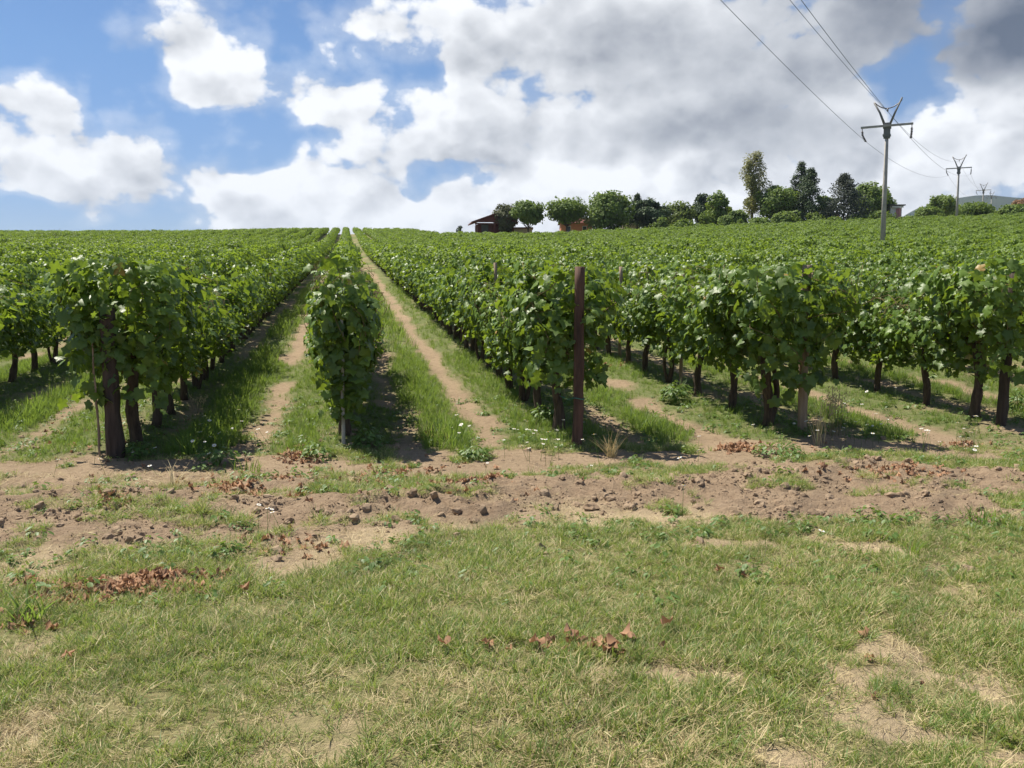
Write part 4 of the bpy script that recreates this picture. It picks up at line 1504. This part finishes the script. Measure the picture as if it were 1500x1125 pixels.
# pinkish wall piece seen between two trees
qx, qy, qz = at_px(921, 192)
qh = (436 - 326) / 1326 * 192 + EYE - qz
g = link('cottage', None, loc=(qx, qy, qz))
tag(g, 'small pale cottage wall glimpsed between the largest round tree and dark conifer', 'cottage')
one('wall', lambda T: T.box((0, 0, qh / 2), (3.6, 4, qh)), M['cream'], g)
one('roof', lambda T: T.add([(-2, -2.3, qh + .01), (2, -2.3, qh + .01), (2, 2.3, qh + .01), (-2, 2.3, qh + .01), (-2, 0, qh + .7), (2, 0, qh + .7)],
                            [(0, 1, 5), (0, 5, 4), (2, 3, 4), (2, 4, 5), (1, 2, 5), (3, 0, 4), (0, 2, 1), (0, 3, 2)]), M['roof_red'], g)

ox, oy, oz = at_px(1207, 190)
wh = (436 - 316) / 1326 * 190 + EYE - oz
g = link('orange_hut', None, loc=(ox, oy, oz))
tag(g, 'orange hut glimpsed between the tall conifers and the spruce', 'hut')
one('wall', lambda T: T.box((0, 0, wh / 2), (3.4, 3, wh)), M['orange'], g)
one('roof', lambda T: T.box((0, 0, wh + .09), (3.8, 3.4, .18)), M['roof_red'], g)

# pink and white building with a flat dark roof
kx, ky, kz = at_px(1304, 182)
kh = (436 - 304.5) / 1326 * 182 + EYE - kz
g = link('small_building', None, loc=(kx, ky, kz))
tag(g, 'pink and white building with flat dark roof beside the first power pole', 'building')
one('wall', lambda T: T.box((-.4, .2, kh / 2), (1.9, 2.2, kh)), M['whitewall'], g)
one('pink_panel', lambda T: T.box((.35, -1.0, kh / 2 - .25), (.5, .4, kh - .5)), M['pink'], g)
one('pink_panel', lambda T: T.box((-.1, -.98, kh * .5 - .3), (.32, .3, kh - .6)), M['pink'], g)
one('pillar', lambda T: T.box((.75, -.9, kh / 2), (.2, .2, kh)), M['whitewall'], g)
one('roof', lambda T: T.box((-.3, 0, kh + .1), (3.3, 3.2, .2)), M['slate'], g)
one('fascia', lambda T: T.box((-.1, -1.3, kh - .25), (2.2, .2, .3)), M['whitewall'], g)

# ------------------------------------------------------------------ power line
LX, LY = .485, .8745        # direction of the line on the ground
PXV = Vector((LY, -LX, 0))  # crossarm direction
P1 = Vector((537 / 1326 * 80, 80, 0))
poles = []


def pole(Y, px, top, sc_=1.0, label=''):
    X = (px - 750) / 1326 * Y
    gz = float(H0(X, Y))
    zt = (436 - top) / 1326 * Y + EYE - gz      # height of the highest tip
    za = zt - 2.35 * sc_                          # shaft top
    root = link('power_pole', None, loc=(X, Y, gz), rot=(0, 0, math.atan2(PXV.y, PXV.x)))
    tag(root, label, 'power pole', 'power poles of the overhead line')
    T = Tri(); T.tube([(0, 0, -.5), (0, 0, za * .5), (0, 0, za)], [.24 * sc_, .19 * sc_, .14 * sc_], 14)
    link('shaft', T.mesh('shaft', M['concrete']), root)
    one('head_clamp', lambda T: (T.box((0, 0, za - .35 * sc_), (.5 * sc_, .46 * sc_, 1.3 * sc_)), T.box((0, 0, za - .75 * sc_), (.62 * sc_, .56 * sc_, .16 * sc_)), T.box((0, 0, za - .1 * sc_), (.62 * sc_, .56 * sc_, .16 * sc_))), M['steel'], root)
    one('crossarm', lambda T: T.box((0, -.3 * sc_, za + .02), (4.2 * sc_, .16, .17)), M['concrete'], root)
    for s in (-1, 1):
        T = Tri(); T.tube([(s * .15 * sc_, 0, za), (s * .62 * sc_, 0, za + 1.2 * sc_), (s * 1.12 * sc_, 0, zt - (.25 if s < 0 else 0))], [.12 * sc_, .09 * sc_, .075 * sc_], 6)
        link('fork_arm', T.mesh('fork_arm', M['steel']), root)
    T = Tri()
    T.tube([(x, 0, zt - .2 - (1 - (x / (1.12 * sc_)) ** 2) * .62 * sc_) for x in np.linspace(-1.12 * sc_, 1.12 * sc_, 11)], .045, 5)
    T.tube([(0, 0, zt - .8 * sc_), (0, 0, zt - 1.1 * sc_)], .06, 6)
    link('suspension_chain', T.mesh('suspension_chain', M['insulator']), root)
    att = [Vector((0, 0, zt - 1.1 * sc_))]
    for s in (-1, 1):
        T = Tri()
        pts = [(s * 2.0 * sc_, -.3, za - .05), (s * 2.0 * sc_ + (.06 if s < 0 else 0), -.3, za - .65 * sc_), (s * 2.0 * sc_ + (.35 if s < 0 else -.05), -.3, za - 1.2 * sc_)]
        T.tube(pts, .035, 5)
        for q in range(7):
            t = .25 + .7 * q / 6
            i0 = 0 if t < .5 else 1
            a, b = Vector(pts[i0]), Vector(pts[i0 + 1])
            c = a.lerp(b, (t - .5 * i0) * 2)
            T.tube([c + Vector((0, 0, .04)), c - Vector((0, 0, .05))], [.07, .12], 7)
        link('insulator', T.mesh('insulator', M['insulator']), root)
        att.append(Vector(pts[-1]))
    mw = Matrix.Translation(root.location) @ Euler(root.rotation_euler).to_matrix().to_4x4()
    return [mw @ a for a in (att[1], att[0], att[2])]


A1 = pole(80, 1287.5, 153, 1, 'first and tallest concrete power pole, standing among the vines at right')
A2 = pole(165, 1393, 232, 1, 'second power pole, smaller, behind the vineyard at right')
A3 = pole(285, 1430, 271, 1, 'third power pole, small, right of the second before the hill')
A4 = pole(400, 1442, 284, .9, 'farthest and smallest power pole, close right of the third')
step = Vector((-LX, -LY, 0)) * 104
A0 = [a + step + Vector((0, 0, dz)) for a, dz in zip(A1, (1.2, -1.4, -.4))]
A5 = [a - step * .9 for a in A4]
names = ['left', 'middle', 'right']
for w in range(3):
    T = Tri()
    chain = [A0[w], A1[w], A2[w], A3[w], A4[w], A5[w]]
    for a, b in zip(chain[:-1], chain[1:]):
        L_ = (b - a).length
        sag = .9 if a is A0[w] else min(2.0, .00014 * L_ * L_)
        pts = [a.lerp(b, t) - Vector((0, 0, sag * 4 * t * (1 - t))) for t in np.linspace(0, 1, 26)]
        T.tube(pts, .013, 4, cap=False)
    o = link('overhead_wire', T.mesh('overhead_wire', M['cable']))
    lab = ['overhead wire hung from the left end of the crossarms', 'overhead wire hung between the tips of the fork', 'overhead wire hung from the right end of the crossarms'][w]
    tag(o, lab, 'wire', 'wires of the overhead line')
print('done', len(bpy.data.objects))

# ------------------------------------------------------------------ haze: thin air that turns the far hill blue
T = Tri()
T.box((500, 2400, 160), (10400, 6800, 560))
hm, N = newmat('haze_air')
vol = N.n('ShaderNodeVolumePrincipled', ins={'Color': (0.70, 0.82, 1.0), 'Density': 0.00008, 'Anisotropy': 0.0})
N.nt.links.new(vol.outputs[0], N.n('ShaderNodeOutputMaterial').inputs['Volume'])
link('haze', T.mesh('haze', hm, False), kind='stuff')
